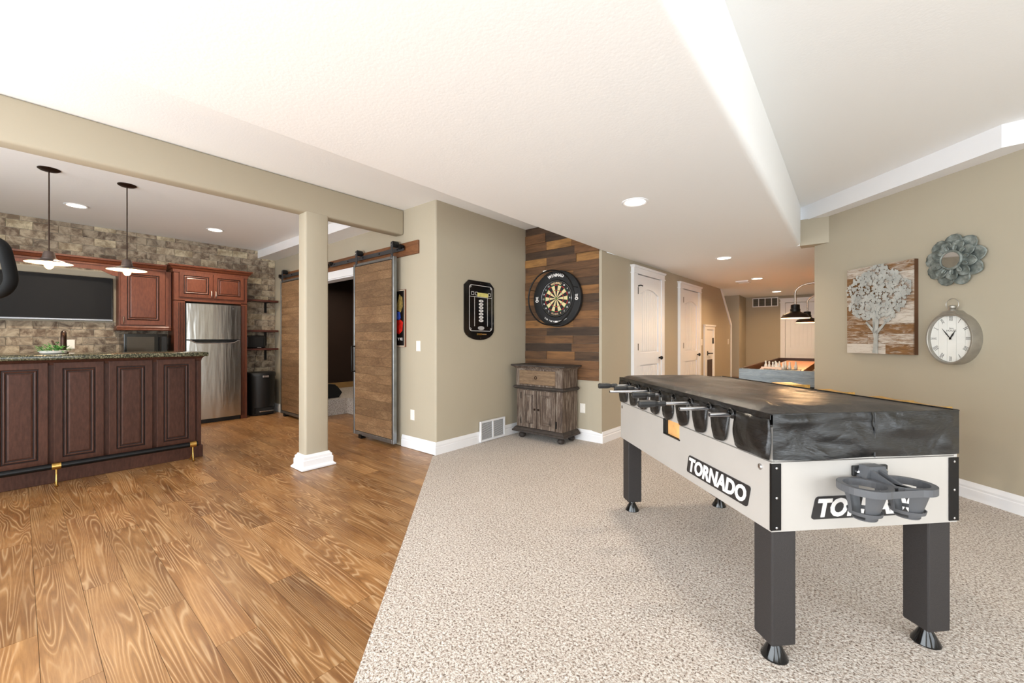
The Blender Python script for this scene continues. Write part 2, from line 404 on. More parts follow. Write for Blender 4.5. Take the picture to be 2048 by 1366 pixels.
# planks
full = None
PW, PL, PT = 0.15, 1.22, -0.004
row = 0
y = YR
while y < 3.48:
    y1 = min(y + PW, YW if y < YW - .002 else 3.48)
    x = -7.60 - (0.41 * (row * 0.618 % 1.0) * 3); row += 1
    lo, hi = -7.60, 99
    if y1 > YW + 0.01: lo, hi = -6.43, -4.70
    while True:
        a, b_ = max(x, lo), min(x + PL, hi)
        x += PL
        lim0, lim1 = EDGE - y, EDGE - y1
        if a >= min(lim0, hi): break
        if b_ - a < 0.02: continue
        e0, e1 = min(b_, lim0), min(b_, lim1)
        g = 0.0007
        if e0 > a + PL - 0.003 and e1 > a + PL - 0.003 and y1 - y > PW - 0.001:
            if full is None:
                full = B().box(-PL / 2 + g, PL / 2 - g, -PW / 2 + g, PW / 2 - g, -0.01, 0)
                o = obj('plank', full, 'floor_wood', floor); full = o.data
            else:
                o = bpy.data.objects.new('plank', full); C.objects.link(o); o.parent = floor
            o.location = (a + PL / 2, (y + y1) / 2, PT)
        elif e0 > a + 0.01:
            bb = B(); cx_ = (a + e0) / 2; cy_ = (y + y1) / 2
            if e1 > a + .003:
                pp = [(a + g, y + g), (e0 - g, y + g)] + ([(b_ - g, EDGE - b_)] if lim1 < b_ < lim0 else []) + [(e1 - g, y1 - g), (a + g, y1 - g)]
            else: pp = [(a + g, y + g), (e0 - g, y + g)] + ([(b_ - g, EDGE - b_)] if lim1 < b_ < lim0 else []) + [(a + g, min(EDGE - a, y1))]
            bb.prism([(u - cx_, v - cy_) for u, v in pp], lambda u, v, w: Vector((u, v, w)), -0.01, 0)
            o = obj('plank', bb, 'floor_wood', floor); o.location = (cx_, cy_, PT)
    y = y1
cp = [(EDGE - YR, YR), (XR, YR), (XR, K45 - XR), (-0.30, K45 + 0.30), (0.0, 5.75), (0.0, 11.6), (-2.9, 11.6), (-2.9, 10.0), (-2.0, 10.0), (-2.24, YD), (XS, YD), (XS, EDGE - XS)]
struct(obj('floor_carpet', B().prism(cp, lambda u, v, w: Vector((u, v, w)), -0.016, 0.0), 'carpet'), 'beige speckled cut pile carpet covering the right half of the floor')

# walls
struct(obj('wall_kitchen', ww((XB - 0.12, XB, YR - .1, YW + 0.12, 0, ZC)), ['grout']))
wall_kitchen = bpy.data.objects['wall_kitchen']
# brick tiles, half-bond, where the photo shows the wall
TWd, THt = 0.2075, 0.0995
tile = None
def hidden_tile(yc, zc):
    if 1.36 < yc < 2.25 and zc < 2.16: return True            # refrigerator tower
    if 0.95 < yc < 1.4 and 1.45 < zc < 2.12: return True      # upper cabinet
    if -0.9 < yc < 0.72 and 1.53 < zc < 1.98: return True     # television and its backing
    if zc < 1.0 and yc < 2.2: return True                     # behind island and counter
    return False
k = 0
for r_ in range(1, 28):
    z0 = 1.15 + (r_ - 12) * THt
    for c_ in range(-3, 16):
        y0 = -0.099 + (c_ + (0.5 if r_ % 2 else 0.0)) * TWd
        ya, yb = max(y0, -0.55), min(y0 + TWd, YW - 0.002); z1 = min(z0 + THt, ZC - 0.002)
        if yb - ya < 0.02 or z1 - z0 < 0.02 or z0 < 0.14: continue
        if hidden_tile((ya + yb) / 2, (z0 + z1) / 2): continue
        g = 0.0022
        if yb - ya > TWd - 0.001 and z1 - z0 > THt - 0.001:
            if tile is None:
                tb = B().box(0, 0.012, -TWd / 2 + g, TWd / 2 - g, -THt / 2 + g, THt / 2 - g, bev=0.002, seg=1)
                o = obj('brick', tb, 'brick', wall_kitchen); tile = o.data
            else:
                o = bpy.data.objects.new('brick', tile); C.objects.link(o); o.parent = wall_kitchen
            o.location = (XB + rnd.uniform(-0.0015, 0.0), (ya + yb) / 2, z0 + THt / 2)
        else:
            o = obj('brick', B().box(0, 0.012, -(yb - ya) / 2 + g, (yb - ya) / 2 - g, -(z1 - z0) / 2 + g, (z1 - z0) / 2 - g), 'brick', wall_kitchen)
            o.location = (XB, (ya + yb) / 2, (z0 + z1) / 2)
OX0, OX1, OZ = -6.28, -4.66, 2.07
struct(obj('wall_barn_door', ww((XB, OX0, YW, YW + .14, 0, ZC), (OX0, OX1, YW, YW + .14, OZ, ZC)), 'tan'))
sp_ = [(OX1, YW), (XS - .02, YW)] + [(XS - .02 + .02 * math.sin(R(a)), YW + .02 - .02 * math.cos(R(a))) for a in range(18, 90, 18)] + [(XS, YW + .02), (XS, YD + .1), (XS - .13, YD + .1), (XS - .13, YW + .14), (OX1, YW + .14)]
struct(obj('wall_scoreboard', B().prism(sp_, lambda u, v, w: Vector((u, v, w)), 0, ZC), 'tan', smooth=True))
wall_dart = struct(obj('wall_dartboard', ww((XS, DC.x, YD, YD + .12, 0, ZC)), 'tan'))
cl = B().prism([(0, 0), (5.6, 0), (5.6, 1.53), (4.86, ZS), (0, ZS)], plane_c, -0.13, 0)
struct(obj('wall_closets', cl, 'tan'))
tr = B(); tr.prism([(5.60, 0), (5.65, 0), (5.65, 1.56), (4.90, ZS), (4.83, ZS), (5.6, 1.51)], plane_c, -0.15, 0.02)
struct(obj('trim_1', tr, 'white_trim'), 'white trim along the sloped end of the stair wall')
# reclaimed planks on the dartboard wall
zz = 2.70; rowi = 0; heights = [.1, .12, .105, .1, .1, .1, .1, .1, .105, .1, .1, .1, .1, .1, .1, .1, .105, .1, .1, .1, .1]
px0, px1 = XS + 0.004, DC.x - 0.035
splits = [[.66], [.3, .78], [.32, .66], [.7], [.32, .72], [.3], [.33, .68], [.6], [.32], [.7], [.3, .68], [.45], [.68], [.32], [.3, .68], [.66], [.32, .7], [.3], [.68], [.4]]
while zz > 0.74:
    h = heights[rowi % len(heights)]; z0 = max(zz - h, 0.727)
    cuts = [0] + splits[rowi % len(splits)] + [1]
    for a, b_ in zip(cuts, cuts[1:]):
        xa, xb = px0 + (px1 - px0) * a, px0 + (px1 - px0) * b_
        t_ = rnd.choice((0.014, 0.017, 0.02, 0.023))
        bb = B().box(-(xb - xa) / 2 + .001, (xb - xa) / 2 - .001, -t_, 0, -(zz - z0) / 2 + .001, (zz - z0) / 2 - .001)
        o = obj('plank', bb, 'reclaimed', wall_dart); o.location = ((xa + xb) / 2, YD, (zz + z0) / 2)
    zz = z0; rowi += 1
# header with column
hd = B(); hd.box(XH - .15, XH, YR - .1, YW, 2.415, ZC, bev=0.02, seg=3)
hd.box(XH - .15, XH, 1.71, 1.935, 0, 2.44, bev=0.02, seg=3)
struct(obj('wall_header', hd, 'tan', smooth=True), 'tan header beam over the kitchen openings with one square column')
pl = B(); pl.sweep([(XH, 1.71), (XH, 1.935), (XH - .15, 1.935), (XH - .15, 1.71)], [(-.01, 0), (.048, 0), (.05, .012), (.034, .026), (.03, .034), (.03, .085), (.022, .09), (.022, .112), (.008, .125), (.004, .135), (-.01, .135)], closed=True)
struct(obj('trim_2', pl, 'white_trim'), 'white stepped base around the square column')
# angled wall and the rest of the shell
an = B().prism([(-4.216, 0), (1.22, 0), (1.22, ZC), (-4.216, ZC)], plane_d, -0.14, 0)
struct(obj('wall_angled', an, 'tan'))
struct(obj('wall_right', ww((XR, XR + .12, YR - .1, -1.4, 0, ZC), (XR, XR + .12, 1.72, 1.95, 0, ZC), (XR, XR + .12, -1.4, 1.72, 0, .4), (XR, XR + .12, -1.4, 1.72, 2.3, ZC)), 'tan'))
struct(obj('wall_rear', ww((-7.7, -4.8, YR - .12, YR, 0, ZC), (-.4, .3, YR - .12, YR, 0, ZC), (2.9, XR, YR - .12, YR, 0, ZC), (-4.8, -.4, YR - .12, YR, 2.25, ZC), (.3, 2.9, YR - .12, YR, 2.3, ZC), (.3, 2.9, YR - .12, YR, 0, .4)), 'tan'))
def win(name, fn, u0, u1, v0, v1, n):
    b = B(); t_ = 0.05
    b.mbox(fn, u0, u1, v0, v0 + t_, -.1, -.04); b.mbox(fn, u0, u1, v1 - t_, v1, -.1, -.04)
    for i in range(n + 1):
        u = u0 + (u1 - u0 - t_) * i / n; b.mbox(fn, u, u + t_, v0, v1, -.1, -.04)
    struct(obj(name, b, 'white_trim'))
fr = lambda u, v, w: Vector((u, YR + w, v)); fx = lambda u, v, w: Vector((XR - w, u, v))
win('window_1', fr, -4.8, -.4, 0.0, 2.25, 3); win('window_2', fr, .3, 2.9, .4, 2.3, 2); win('window_3', fx, -1.4, 1.72, .4, 2.3, 3)
struct(obj('wall_far', ww((-3.6, 0.2, 11.6, 11.75, 0, ZS + .2)), 'tan'))
struct(obj('wall_far_right', ww((-0.02, 0.12, 5.62, 11.7, 0, ZS + .2)), 'tan'))
struct(obj('wall_stair', ww((-3.6, -2.0, 10.8, 11.6, 0, ZS)), 'tan'))
struct(obj('wall_opening_header', ww((-.425, 0.1, 5.53, 5.70, ZS - .002, 2.545)), 'tan'))
# ceilings
struct(obj('ceiling', ww((-8.2, 3.8, YR - .2, 6.0, ZC, ZC + .1)), 'white_ceiling'))
def rnd_corner(cx_, cz_, r_, a0, a1, n=5): return [(cx_ + r_ * math.cos(R(a0 + (a1 - a0) * i / n)), cz_ + r_ * math.sin(R(a0 + (a1 - a0) * i / n))) for i in range(n + 1)]
sp2 = [(DC.x, ZC + .01)] + rnd_corner(DC.x + .02, ZS + .02, .02, 180, 270) + rnd_corner(-.42 - .04, ZS + .04, .04, 270, 360) + [(-.42, ZC + .01)]
struct(obj('ceiling_soffit', B().prism(sp2, lambda u, v, w: Vector((u, w, v)), YR - .05, 5.535), 'white_ceiling', smooth=50), 'dropped white soffit running the length of the room')
struct(obj('ceiling_far', ww((-3.6, 0.2, 5.535, 11.8, ZS, ZS + .1)), 'white_ceiling'))
# beams under the high ceiling
bm_ = B(); q = .70710678
bm_.prism([(-4.46, .0), (-4.46, .12), (-2.48, .17), (-2.28, 0)], lambda u, w, v: plane_d(u, v, w), 2.54, ZC + .01)
struct(obj('trim_3', bm_, 'white_trim'), 'white box beam along the top of the angled wall')
struct(obj('trim_4', ww((XB + .01, XH - .1, YW - .27, YW, 2.575, ZC)), 'white_trim'), 'white box beam along the top of the barn door wall')
# baseboards
BP = [(0, 0), (.016, 0), (.016, .075), (.012, .082), (.014, .098), (.008, .118), (.004, .132), (0, .132)]
e1 = plane_c(5.55, 0, 0)
struct(obj('baseboard_left', B().sweep([(OX1 + .7, YW), (XS, YW), (XS, YD), (DC.x, YD), (e1.x, e1.y)], BP), 'white_trim'))
p0 = plane_d(-4.216, 0, 0); p1 = plane_d(1.2, 0, 0)
struct(obj('baseboard_right', B().sweep([(p0.x, p0.y), (p1.x, p1.y)], BP), 'white_trim'))
struct(obj('baseboard_kitchen', B().sweep([(XB, 2.30), (XB, YW), (-7.15, YW)], [(o + .012 if o else 0, z) for o, z in BP]), 'white_trim'))
struct(obj('baseboard_far', B().sweep([(-2.0, 10.8), (-2.0, 11.6), (-1.3, 11.6)], BP), 'white_trim'))
# white casing of the wide opening behind the sliding doors
cs = B(); cs.box(OX0 - .09, OX1 + .09, YW - .02, YW, OZ, OZ + .1); cs.box(OX0 - .09, OX0, YW - .02, YW, 0, OZ); cs.box(OX1, OX1 + .09, YW - .02, YW, 0, OZ)
cs.box(OX0, OX0 + .015, YW, YW + .14, 0, OZ); cs.box(OX1 - .015, OX1, YW, YW + .14, 0, OZ); cs.box(OX0, OX1, YW, YW + .14, OZ - .015, OZ)
struct(obj('trim_5', cs, 'white_trim'), 'white casing of the opening behind the sliding doors')
# dark theatre room behind the opening
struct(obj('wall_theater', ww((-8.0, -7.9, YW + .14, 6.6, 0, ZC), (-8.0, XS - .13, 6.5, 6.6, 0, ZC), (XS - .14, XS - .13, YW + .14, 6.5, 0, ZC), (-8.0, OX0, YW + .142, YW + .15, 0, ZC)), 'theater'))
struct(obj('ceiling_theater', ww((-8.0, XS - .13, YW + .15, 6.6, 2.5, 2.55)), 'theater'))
pf = B().prism([(-7.9, YW + .15), (-6.43, YW + .15), (-6.43, 3.48), (XS - .14, 3.48), (XS - .14, 6.5), (-7.9, 6.5)], lambda u, v, w: Vector((u, v, w)), -.016, .25)
struct(obj('floor_platform', pf, 'carpet', smooth=False), 'carpeted platform step inside the dark theatre room')
struct(obj('baseboard_theater', ww((-7.9, -7.885, YW + .15, 6.5, .25, .36), (-7.9, XS - .14, 6.485, 6.5, .25, .36)), 'pine_trim'))
# stairs seen past the closet wall
st = B()
for i in range(2): st.box(-2.9, -2.02, 10.35 + i * .22, 10.8, i * .17, (i + 1) * .17 - .03)
st2 = B()
for i in range(2): st2.box(-2.9, -2.0, 10.32 + i * .22, 10.8, (i + 1) * .17 - .03, (i + 1) * .17)
so_ = struct(obj('stairs', st, 'white_trim'), 'white risers of the stair behind the closet wall')
obj('tread', st2, 'barn_board', so_)

# interior doors with arched bead-board panels
def arch_poly(u0, u1, v0, v1, rise, n=10):
    pts = [(u0, v0), (u1, v0), (u1, v1 - rise)]
    for i in range(1, n):
        t_ = i / n; u = u1 + (u0 - u1) * t_; pts.append((u, v1 - rise + rise * (1 - (2 * t_ - 1) ** 2)))
    pts.append((u0, v1 - rise)); return pts
def int_door(name, fn, u0, u1, vt, c0, c1, knob_right=True, panels=True, label=None, hinge=(1.87, 1.12, .3), low=0.0):
    t_ = thing(name, label, None, fn((u0 + u1) / 2, 0, 0), 0, kind='structure')
    b = B(); b.mbox(fn, u0, u1, low, vt, 0.001, 0.008)
    st_ = (u1 - u0) * .115; pu0, pu1 = u0 + st_, u1 - st_
    a0, a1, l0, l1 = vt * .50, vt * .918, .22, vt * .42
    FW_ = .03
    b.mbox(fn, u0, pu0, low, vt, .008, FW_); b.mbox(fn, pu1, u1, low, vt, .008, FW_)
    b.mbox(fn, pu0, pu1, low, l0, .008, FW_); b.mbox(fn, pu0, pu1, l1, a0, .008, FW_)
    arc = arch_poly(pu0, pu1, a0, a1, .07)[2:]
    b.prism([(pu1, vt)] + [(pu0, vt)] + arc[::-1], fn, .008, FW_)
    slab = obj('slab', b, 'white_trim', t_)
    for (v0, v1, ri) in ((a0 + .02, a1 - .02, .06), (l0 + .02, l1 - .02, 0)):
        pb = B(); q0, q1 = pu0 + .02, pu1 - .02; n = 8; wd = (q1 - q0) / n
        for i in range(n):
            ua, ub = q0 + wd * i, q0 + wd * (i + 1) - .012
            def top(u): return v1 - ri + ri * (1 - (2 * (u - q0) / (q1 - q0) - 1) ** 2)
            pb.prism([(ua, v0), (ub, v0), (ub, top(ub)), (ua, top(ua))], fn, .006, .02)
        obj('bead_board', pb, 'white_trim', slab)
    cb = B(); cw0, cw1 = c0, c1
    cb.mbox(fn, c0, u0 - .005, low, vt + .01, 0, .042); cb.mbox(fn, u1 + .005, c1, low, vt + .01, 0, .042)
    cb.mbox(fn, c0 - .015, c1 + .015, vt + .01, vt + .022, 0, .052); cb.mbox(fn, c0, c1, vt + .022, vt + .085, 0, .044)
    cb.prism([(c0, vt + .085), (c1, vt + .085), (c1 + .03, vt + .115), (c0 - .03, vt + .115)], fn, 0, .06)
    obj('casing', cb, 'white_trim', t_)
    for hz in hinge:
        if hz < vt: obj('hinge', B().mbox(fn, u0 - .01, u0 + .008, hz - .045, hz + .045, .02, .044), 'black_metal', t_)
    ku = u1 - .075 if knob_right else u0 + .075
    kb = B(); kb.lathe([(.03, .02), (.03, .026), (.012, .03), (.011, .05), (.026, .058), (.028, .07), (.02, .084), (.005, .087)], n=14, fn=lambda x, y_, z_: fn(ku + x, .955 + y_, z_))
    obj('knob', kb, 'black_metal', t_, smooth=True)
    return t_
d1 = int_door('door_1', plane_c, .885, 1.68, 2.085, .76, 1.79, label='nearest white arched panel door in the tan corridor wall')
hk = B(); hk.tube([plane_c(.90, 1.93, .02), plane_c(.93, 1.945, .06), plane_c(.955, 1.935, .075)], .008, 8); obj('door_stop_hook', hk, 'black_metal', d1)
int_door('door_2', plane_c, 2.585, 3.375, 2.045, 2.44, 3.49, label='second white arched panel door in the tan corridor wall')
# half-height access door
d3 = thing('door_3', 'small half height white door in the tan corridor wall', None, plane_c(4.07, 0, 0), 0, kind='structure')
b = B(); b.mbox(plane_c, 3.87, 4.28, 0, 1.40, .001, .015); obj('slab', b, 'white_trim', d3)
b = B(); b.mbox(plane_c, 3.74, 3.87, 0, 1.41, 0, .028); b.mbox(plane_c, 4.28, 4.36, 0, 1.41, 0, .028); b.mbox(plane_c, 3.74, 4.36, 1.41, 1.47, 0, .03)
b.prism([(3.74, 1.47), (4.36, 1.47), (4.39, 1.5), (3.71, 1.5)], plane_c, 0, .045); obj('casing', b, 'white_trim', d3)
b = B(); b.mbox(plane_c, 3.9, 3.93, .92, 1.0, .015, .03); b.tube([plane_c(3.915, .96, .03), plane_c(3.915, .96, .06), plane_c(4.10, .955, .06)], .01, 8); obj('lever_handle', b, 'black_metal', d3)
obj('hinge', B().mbox(plane_c, 4.24, 4.285, 1.14, 1.25, .012, .03), 'black_metal', d3)
obj('dark_opening', B().mbox(plane_c, 3.9, 4.22, 0.02, .84, .015, .02), plain('dark_stain_panel', '#3a2418', 0.4, vary=0.1), d3)
int_door('door_4', plane_y(11.6), -1.17, -.30, 2.08, -1.27, -.2, label='white panelled door in the far wall beyond the shuffleboard table', hinge=())

# ------------------------------------------------------------------ foosball table
TLOC = (-0.222, 1.772, 0.0); TROT = R(45.976); TW, TL = 0.785, 1.479
ft = thing('foosball_table', 'silver grey foosball table with black legs standing on the carpet', 'foosball table', TLOC, TROT)
def L(name, b, mats, parent=ft, **kw): return obj(name, b, mats, parent, world=False, **kw)
side_fn = lambda u, v, w: Vector((-w, -u, v))            # left side: u = -y
end_fn = lambda u, v, w: Vector((u, -w, v))              # near end: u = x
ZB, ZT = 0.508, 0.765
b = B(); b.box(.012, TW - .012, .012, TL - .012, ZB + .01, .90); cab = L('cabinet_body', b, 'table_grey')
# near side panel with the ball window cut out
b = B(); y0, y1, zz0, zz1 = .656, .824, .69, .771
for (a, c, d, e) in ((0, y0, ZB, ZT), (y1, TL, ZB, ZT), (y0, y1, ZB, zz0)): b.box(0, .014, a, c, d, e)
L('side_panel', b, 'table_grey')
L('side_rail_panel', B().box(.001, .014, 0, TL, ZT + .002 if False else .772, .895), 'table_grey')
wb = B(); wb.box(.009, .0118, y0, y1, zz0, zz1)
L('ball_window', wb, plain('orange_ball_tray', '#e3ab6c', 0.5, vary=0.25, vscale=14))
wf = B(); wf.box(-.003, .012, y0 - .006, y1 + .006, zz0 - .006, zz0); wf.box(-.003, .012, y1, y1 + .006, zz0, zz1); wf.box(.002, .013, y1 - .03, y1, zz0, zz1)
L('window_frame', wf, 'black')
L('side_panel', B().box(TW - .014, TW, 0, TL, ZB, .895), 'table_grey')
L('end_panel', B().box(.014, TW - .014, 0, .014, ZB, ZT), 'table_grey')
L('end_panel', B().box(.014, TW - .014, .002, .014, ZT + .003, .895), 'table_grey')
L('end_panel', B().box(.014, TW - .014, TL - .014, TL, ZB, .895), 'table_grey')
for x0, x1, px_ in ((-.003, .037, 0), (TW - .039, TW + .003, TW)):
    b = B(); b.box(x0, x1, -.004, .0, ZB + .006, ZT - .004, bev=.0015, seg=1)
    s_ = -.003 if px_ == 0 else TW
    b.box(s_, s_ + .003, -.004, .0 if px_ else .006, ZB + .006, ZT - .004)
    g = L('corner_guard', b, 'black_metal')
    for zz in (.525, .635, .745): L('screw', B().lathe([(.005, 0), (.005, .002), (.002, .004)], n=8, fn=lambda x, y_, z_, zz=zz, cxx=(x0 + x1) / 2: Vector((cxx + x, -.004 - z_, zz + y_))), 'chrome', g)
L('bolt', B().lathe([(.012, 0), (.012, .003), (.006, .006)], n=12, fn=lambda x, y_, z_: Vector((-z_, .057 + x, .733 + y_))), 'chrome')
L('bolt', B().lathe([(.012, 0), (.012, .003), (.006, .006)], n=12, fn=lambda x, y_, z_: Vector((-z_, TL - .03 + x, .733 + y_))), 'chrome')
def rrect(u0, u1, v0, v1, r, sh, n=4):
    pts = []
    for (cu, cv, a0) in ((u1 - r, v1 - r, 0), (u0 + r, v1 - r, 90), (u0 + r, v0 + r, 180), (u1 - r, v0 + r, 270)):
        for i in range(n + 1):
            a = R(a0 + 90 * i / n); u, v = cu + r * math.cos(a), cv + r * math.sin(a)
            pts.append((u + sh * (v - (v0 + v1) / 2), v))
    return pts
lp = L('logo_plate', B().prism(rrect(-.570, -.118, .548, .637, .012, .24), side_fn, 0, .003), 'logo_black')
L('lettering', text_b('TORNADO', side_fn,   .425, .072, .002, .22, .04, cx=-.345, cy=.593, w0=.003), 'logo_white', lp)
lp = L('logo_plate', B().prism(rrect(.168, .642, .548, .632, .012, .24), end_fn, 0, .003), 'logo_black')
L('lettering', text_b('TORNADO', end_fn, .445, .070, .002, .22, .04, cx=.404, cy=.590, w0=.003), 'logo_white', lp)
for lx, ly in ((.012, .012), (TW - .11, .012), (.012, TL - .11), (TW - .11, TL - .11)):
    b = B(); b.box(lx, lx + .098, ly, ly + .098, .072, ZB + .012, bev=.006)
    lg = L('leg', b, 'leg_black')
    f_ = B().lathe([(.018, .085), (.018, .06), (.02, .055), (.046, .006), (.047, 0)], (lx + .049, ly + .049, 0), 20); L('foot', f_, 'gloss_black', lg, smooth=True)
ROD = [(.222, .105, None), (.378, .152, None), (.535, .145, .14), (.691, .022, None), (.848, .05, .135), (1.004, .255, None), (1.161, .04, .132), (1.317, .095, .132)]
for i, (ry, out, hl) in enumerate(ROD):
    b = B(); zr = .903
    b.lathe([(.0085, -.03), (.0085, out), (.006, out), (.006, out - .01)], n=14, fn=lambda x, y_, z_, ry=ry: Vector((-z_, ry + x, zr + y_)))
    rd = L('rod', b, 'chrome', smooth=True)
    if hl:
        prof = [(.011, 0), (.014, .004), (.0145, .03), (.012, .042), (.017, .058), (.0185, .075), (.0185, hl - .006), (.015, hl)]
        h_ = B().lathe([(r_, out - .005 + z_) for r_, z_ in prof], n=8, fn=lambda x, y_, z_, ry=ry: Vector((-z_, ry + x, zr + y_))); L('handle', h_, 'rubber', rd)
        L('end_screw', B().lathe([(.004, out + hl - .005), (.004, out + hl - .003)], n=8, fn=lambda x, y_, z_, ry=ry: Vector((-z_, ry + x, zr + y_))), 'chrome', rd)
    L('bearing', B().lathe([(.017, -.008), (.019, -.002), (.017, .006), (.0095, .008)], n=14, fn=lambda x, y_, z_, ry=ry: Vector((-z_, ry + x, zr + y_))), 'black', rd, smooth=True)
# rods of the other side
for i, (ry, out, hl) in enumerate(ROD):
    o2 = (.22, .05, .04, .25, .12, .05, .15, .05)[i]
    L('rod', B().lathe([(.0085, -.02), (.0085, o2), (.005, o2)], n=10, fn=lambda x, y_, z_, ry=ry: Vector((TW + z_, ry + x, .903 + y_))), 'chrome', smooth=True)
# double cup holder on the near end
ch = L('cup_holder', B().box(.325, .47, -.012, 0, .705, .745, bev=.004), 'black')
b = B(); b.prism([(.335, .708), (.43, .708), (.415, .752), (.35, .752)], lambda u, v, w: Vector((u, -w, v)), .01, .05); L('clamp', b, 'cup_grey', ch)
for sx in (.342, .455): L('clamp_bolt', B().lathe([(.009, .012), (.009, .018), (.004, .021)], n=10, fn=lambda x, y_, z_, sx=sx: Vector((sx + x, -z_, .722 + y_))), 'chrome', ch)
b = B()
for sg in (-1, 1):
    b.prism([(.03, .748), (.15, .705), (.03, .705)], lambda u, v, w, sg=sg: Vector((.375 + sg * .016 + w, -u, v)), -.004, .004)
b.prism([(.36, .02), (.39, .02), (.40, .15), (.35, .15)], lambda u, v, w: Vector((u, -v, w)), .70, .712)
L('bracket_rib', b, 'cup_grey', ch)
ring = B(); cupc = ((.270, -.105), (.438, -.105)); ro, ri = .079, .061
outl = []
N = 20
for k_ in range(N + 1):      # figure-of-eight rim outline
    a = R(70 + 220 * k_ / N); outl.append((cupc[0][0] + ro * math.cos(a), cupc[0][1] + ro * math.sin(a)))
for k_ in range(N + 1):
    a = R(-110 + 220 * k_ / N); outl.append((cupc[1][0] + ro * math.cos(a), cupc[1][1] + ro * math.sin(a)))
rz0, rz1 = .688, .712
n_ = len(outl)
lo_ = [ring.m.verts.new((u, v, rz0)) for u, v in outl]; up_ = [ring.m.verts.new((u, v, rz1)) for u, v in outl]
for i in range(n_): ring.m.faces.new((lo_[i], lo_[(i + 1) % n_], up_[(i + 1) % n_], up_[i]))
for (cu, cv) in cupc:
    m_ = 28
    ia = [(cu + ri * math.cos(2 * math.pi * i / m_), cv + ri * math.sin(2 * math.pi * i / m_)) for i in range(m_)]
    oa = [(cu + ro * .985 * math.cos(2 * math.pi * i / m_), cv + ro * .985 * math.sin(2 * math.pi * i / m_)) for i in range(m_)]
    ring.rings([[Vector((u, v, rz0)) for u, v in ia], [Vector((u, v, rz1)) for u, v in ia], [Vector((u, v, rz1)) for u, v in oa], [Vector((u, v, rz0)) for u, v in oa], [Vector((u, v, rz0)) for u, v in ia]], False, False)
for vv in (rz0 + .001, rz1 - .001): ring.face([(.335, -.06, vv), (.395, -.06, vv), (.395, -.15, vv), (.335, -.15, vv)])
L('cup_rim', ring, 'cup_grey', ch)
for (cu, cv) in cupc:
    b = B(); m_ = 24
    def arcw(a0, a1, z0, z1, r0, r1, th=.003, n=10):
        loops = []
        for i in range(n + 1):
            a = R(a0 + (a1 - a0) * i / n); c_, s_ = math.cos(a), math.sin(a)
            loops.append([Vector((cu + r0 * c_, cv + r0 * s_, z0)), Vector((cu + r1 * c_, cv + r1 * s_, z1)), Vector((cu + (r1 - th) * c_, cv + (r1 - th) * s_, z1)), Vector((cu + (r0 - th) * c_, cv + (r0 - th) * s_, z0))])
        b.rings(loops)
    arcw(225, 315, .595, .69, .034, .061); arcw(60, 130, .595, .69, .034, .061); arcw(165, 180, .61, .69, .05, .061, n=3); arcw(0, 15, .61, .69, .05, .061, n=3)
    arcw(0, 360, .61, .622, .048, .051, n=24); b.lathe([(.034, .592), (.036, .597)], (cu, cv, 0), 24)
    L('cup', b, 'cup_grey', ch, smooth=True)

# vinyl cover over the table
cv_ = thing('table_cover', 'black vinyl dust cover draped over the foosball table', 'cover', TLOC, TROT)
def hnoise(x, y):
    return .5 * math.sin(7 * x + 3 * y + 1) + .35 * math.sin(13 * y - 5 * x) + .3 * math.sin(23 * x + 11 * y + 2) + .2 * math.sin(31 * y - 17 * x)
def smooth(t_): t_ = max(0, min(1, t_)); return t_ * t_ * (3 - 2 * t_)
def topz(x, y):
    de = min(x, TW - x) ; dn = y; df = TL - y
    z = .942 + .022 * smooth(dn / .075) * smooth(df / .05) * smooth(x / .03) * smooth((TW - x) / .3)
    z -= .016 * smooth((dn - .1) / .3) * smooth(de / .2) * smooth((df - .05) / .25)
    return z + .004 * hnoise(x * 1.3, y * 1.3) * smooth(min(de, dn, df) / .1)
b = B(); nx, ny = 28, 44; e_ = .006
grid = [[Vector((-e_ + (TW + 2 * e_) * i / nx, -e_ + (TL + 2 * e_) * j / ny, 0)) for i in range(nx + 1)] for j in range(ny + 1)]
for r_ in grid:
    for p in r_: p.z = topz(min(max(p.x, 0), TW), min(max(p.y, 0), TL))
vs = [[b.m.verts.new(p) for p in r_] for r_ in grid]
for j in range(ny):
    for i in range(nx): b.m.faces.new((vs[j][i], vs[j][i + 1], vs[j + 1][i + 1], vs[j + 1][i]))
L('cover_top', b, 'vinyl_top', cv_, smooth=70)
def skirt(fn, length, zbot, seed, amp=.011):
    b = B(); nu, nv = 56, 14; rr = []
    for j in range(nv + 1):
        row_ = []
        for i in range(nu + 1):
            u = length * i / nu; t_ = j / nv
            z = .944 - (.944 - zbot) * t_
            edge = smooth(min(u, length - u) / .05) * smooth(t_ / .15)
            wv = math.sin(9 * u + 6 * t_ + seed) * .6 + math.sin(17 * u - 9 * t_ + seed * 2) * .5 + math.sin(5 * u + 14 * t_) * .4
            row_.append(b.m.verts.new(fn(u, z, .007 + amp * (wv * .6 + .7) * edge)))
        rr.append(row_)
    for j in range(nv):
        for i in range(nu): b.m.faces.new((rr[j][i], rr[j][i + 1], rr[j + 1][i + 1], rr[j + 1][i]))
    return b
L('end_skirt', skirt(end_fn, TW, .776, 0.6), 'vinyl', cv_, smooth=70)
L('end_skirt', skirt(lambda u, v, w: Vector((u, TL + w, v)), TW, .776, 2.0), 'vinyl', cv_, smooth=70)
L('side_skirt', skirt(lambda u, v, w: Vector((TW + w, u, v)), TL, .80, 1.3), 'vinyl', cv_, smooth=70)
L('centre_seam', B().tube([(TW * .52, -.016 - .002 * math.sin(i), .945 - .168 * i / 6) for i in range(7)], .003, 6), 'vinyl', cv_)
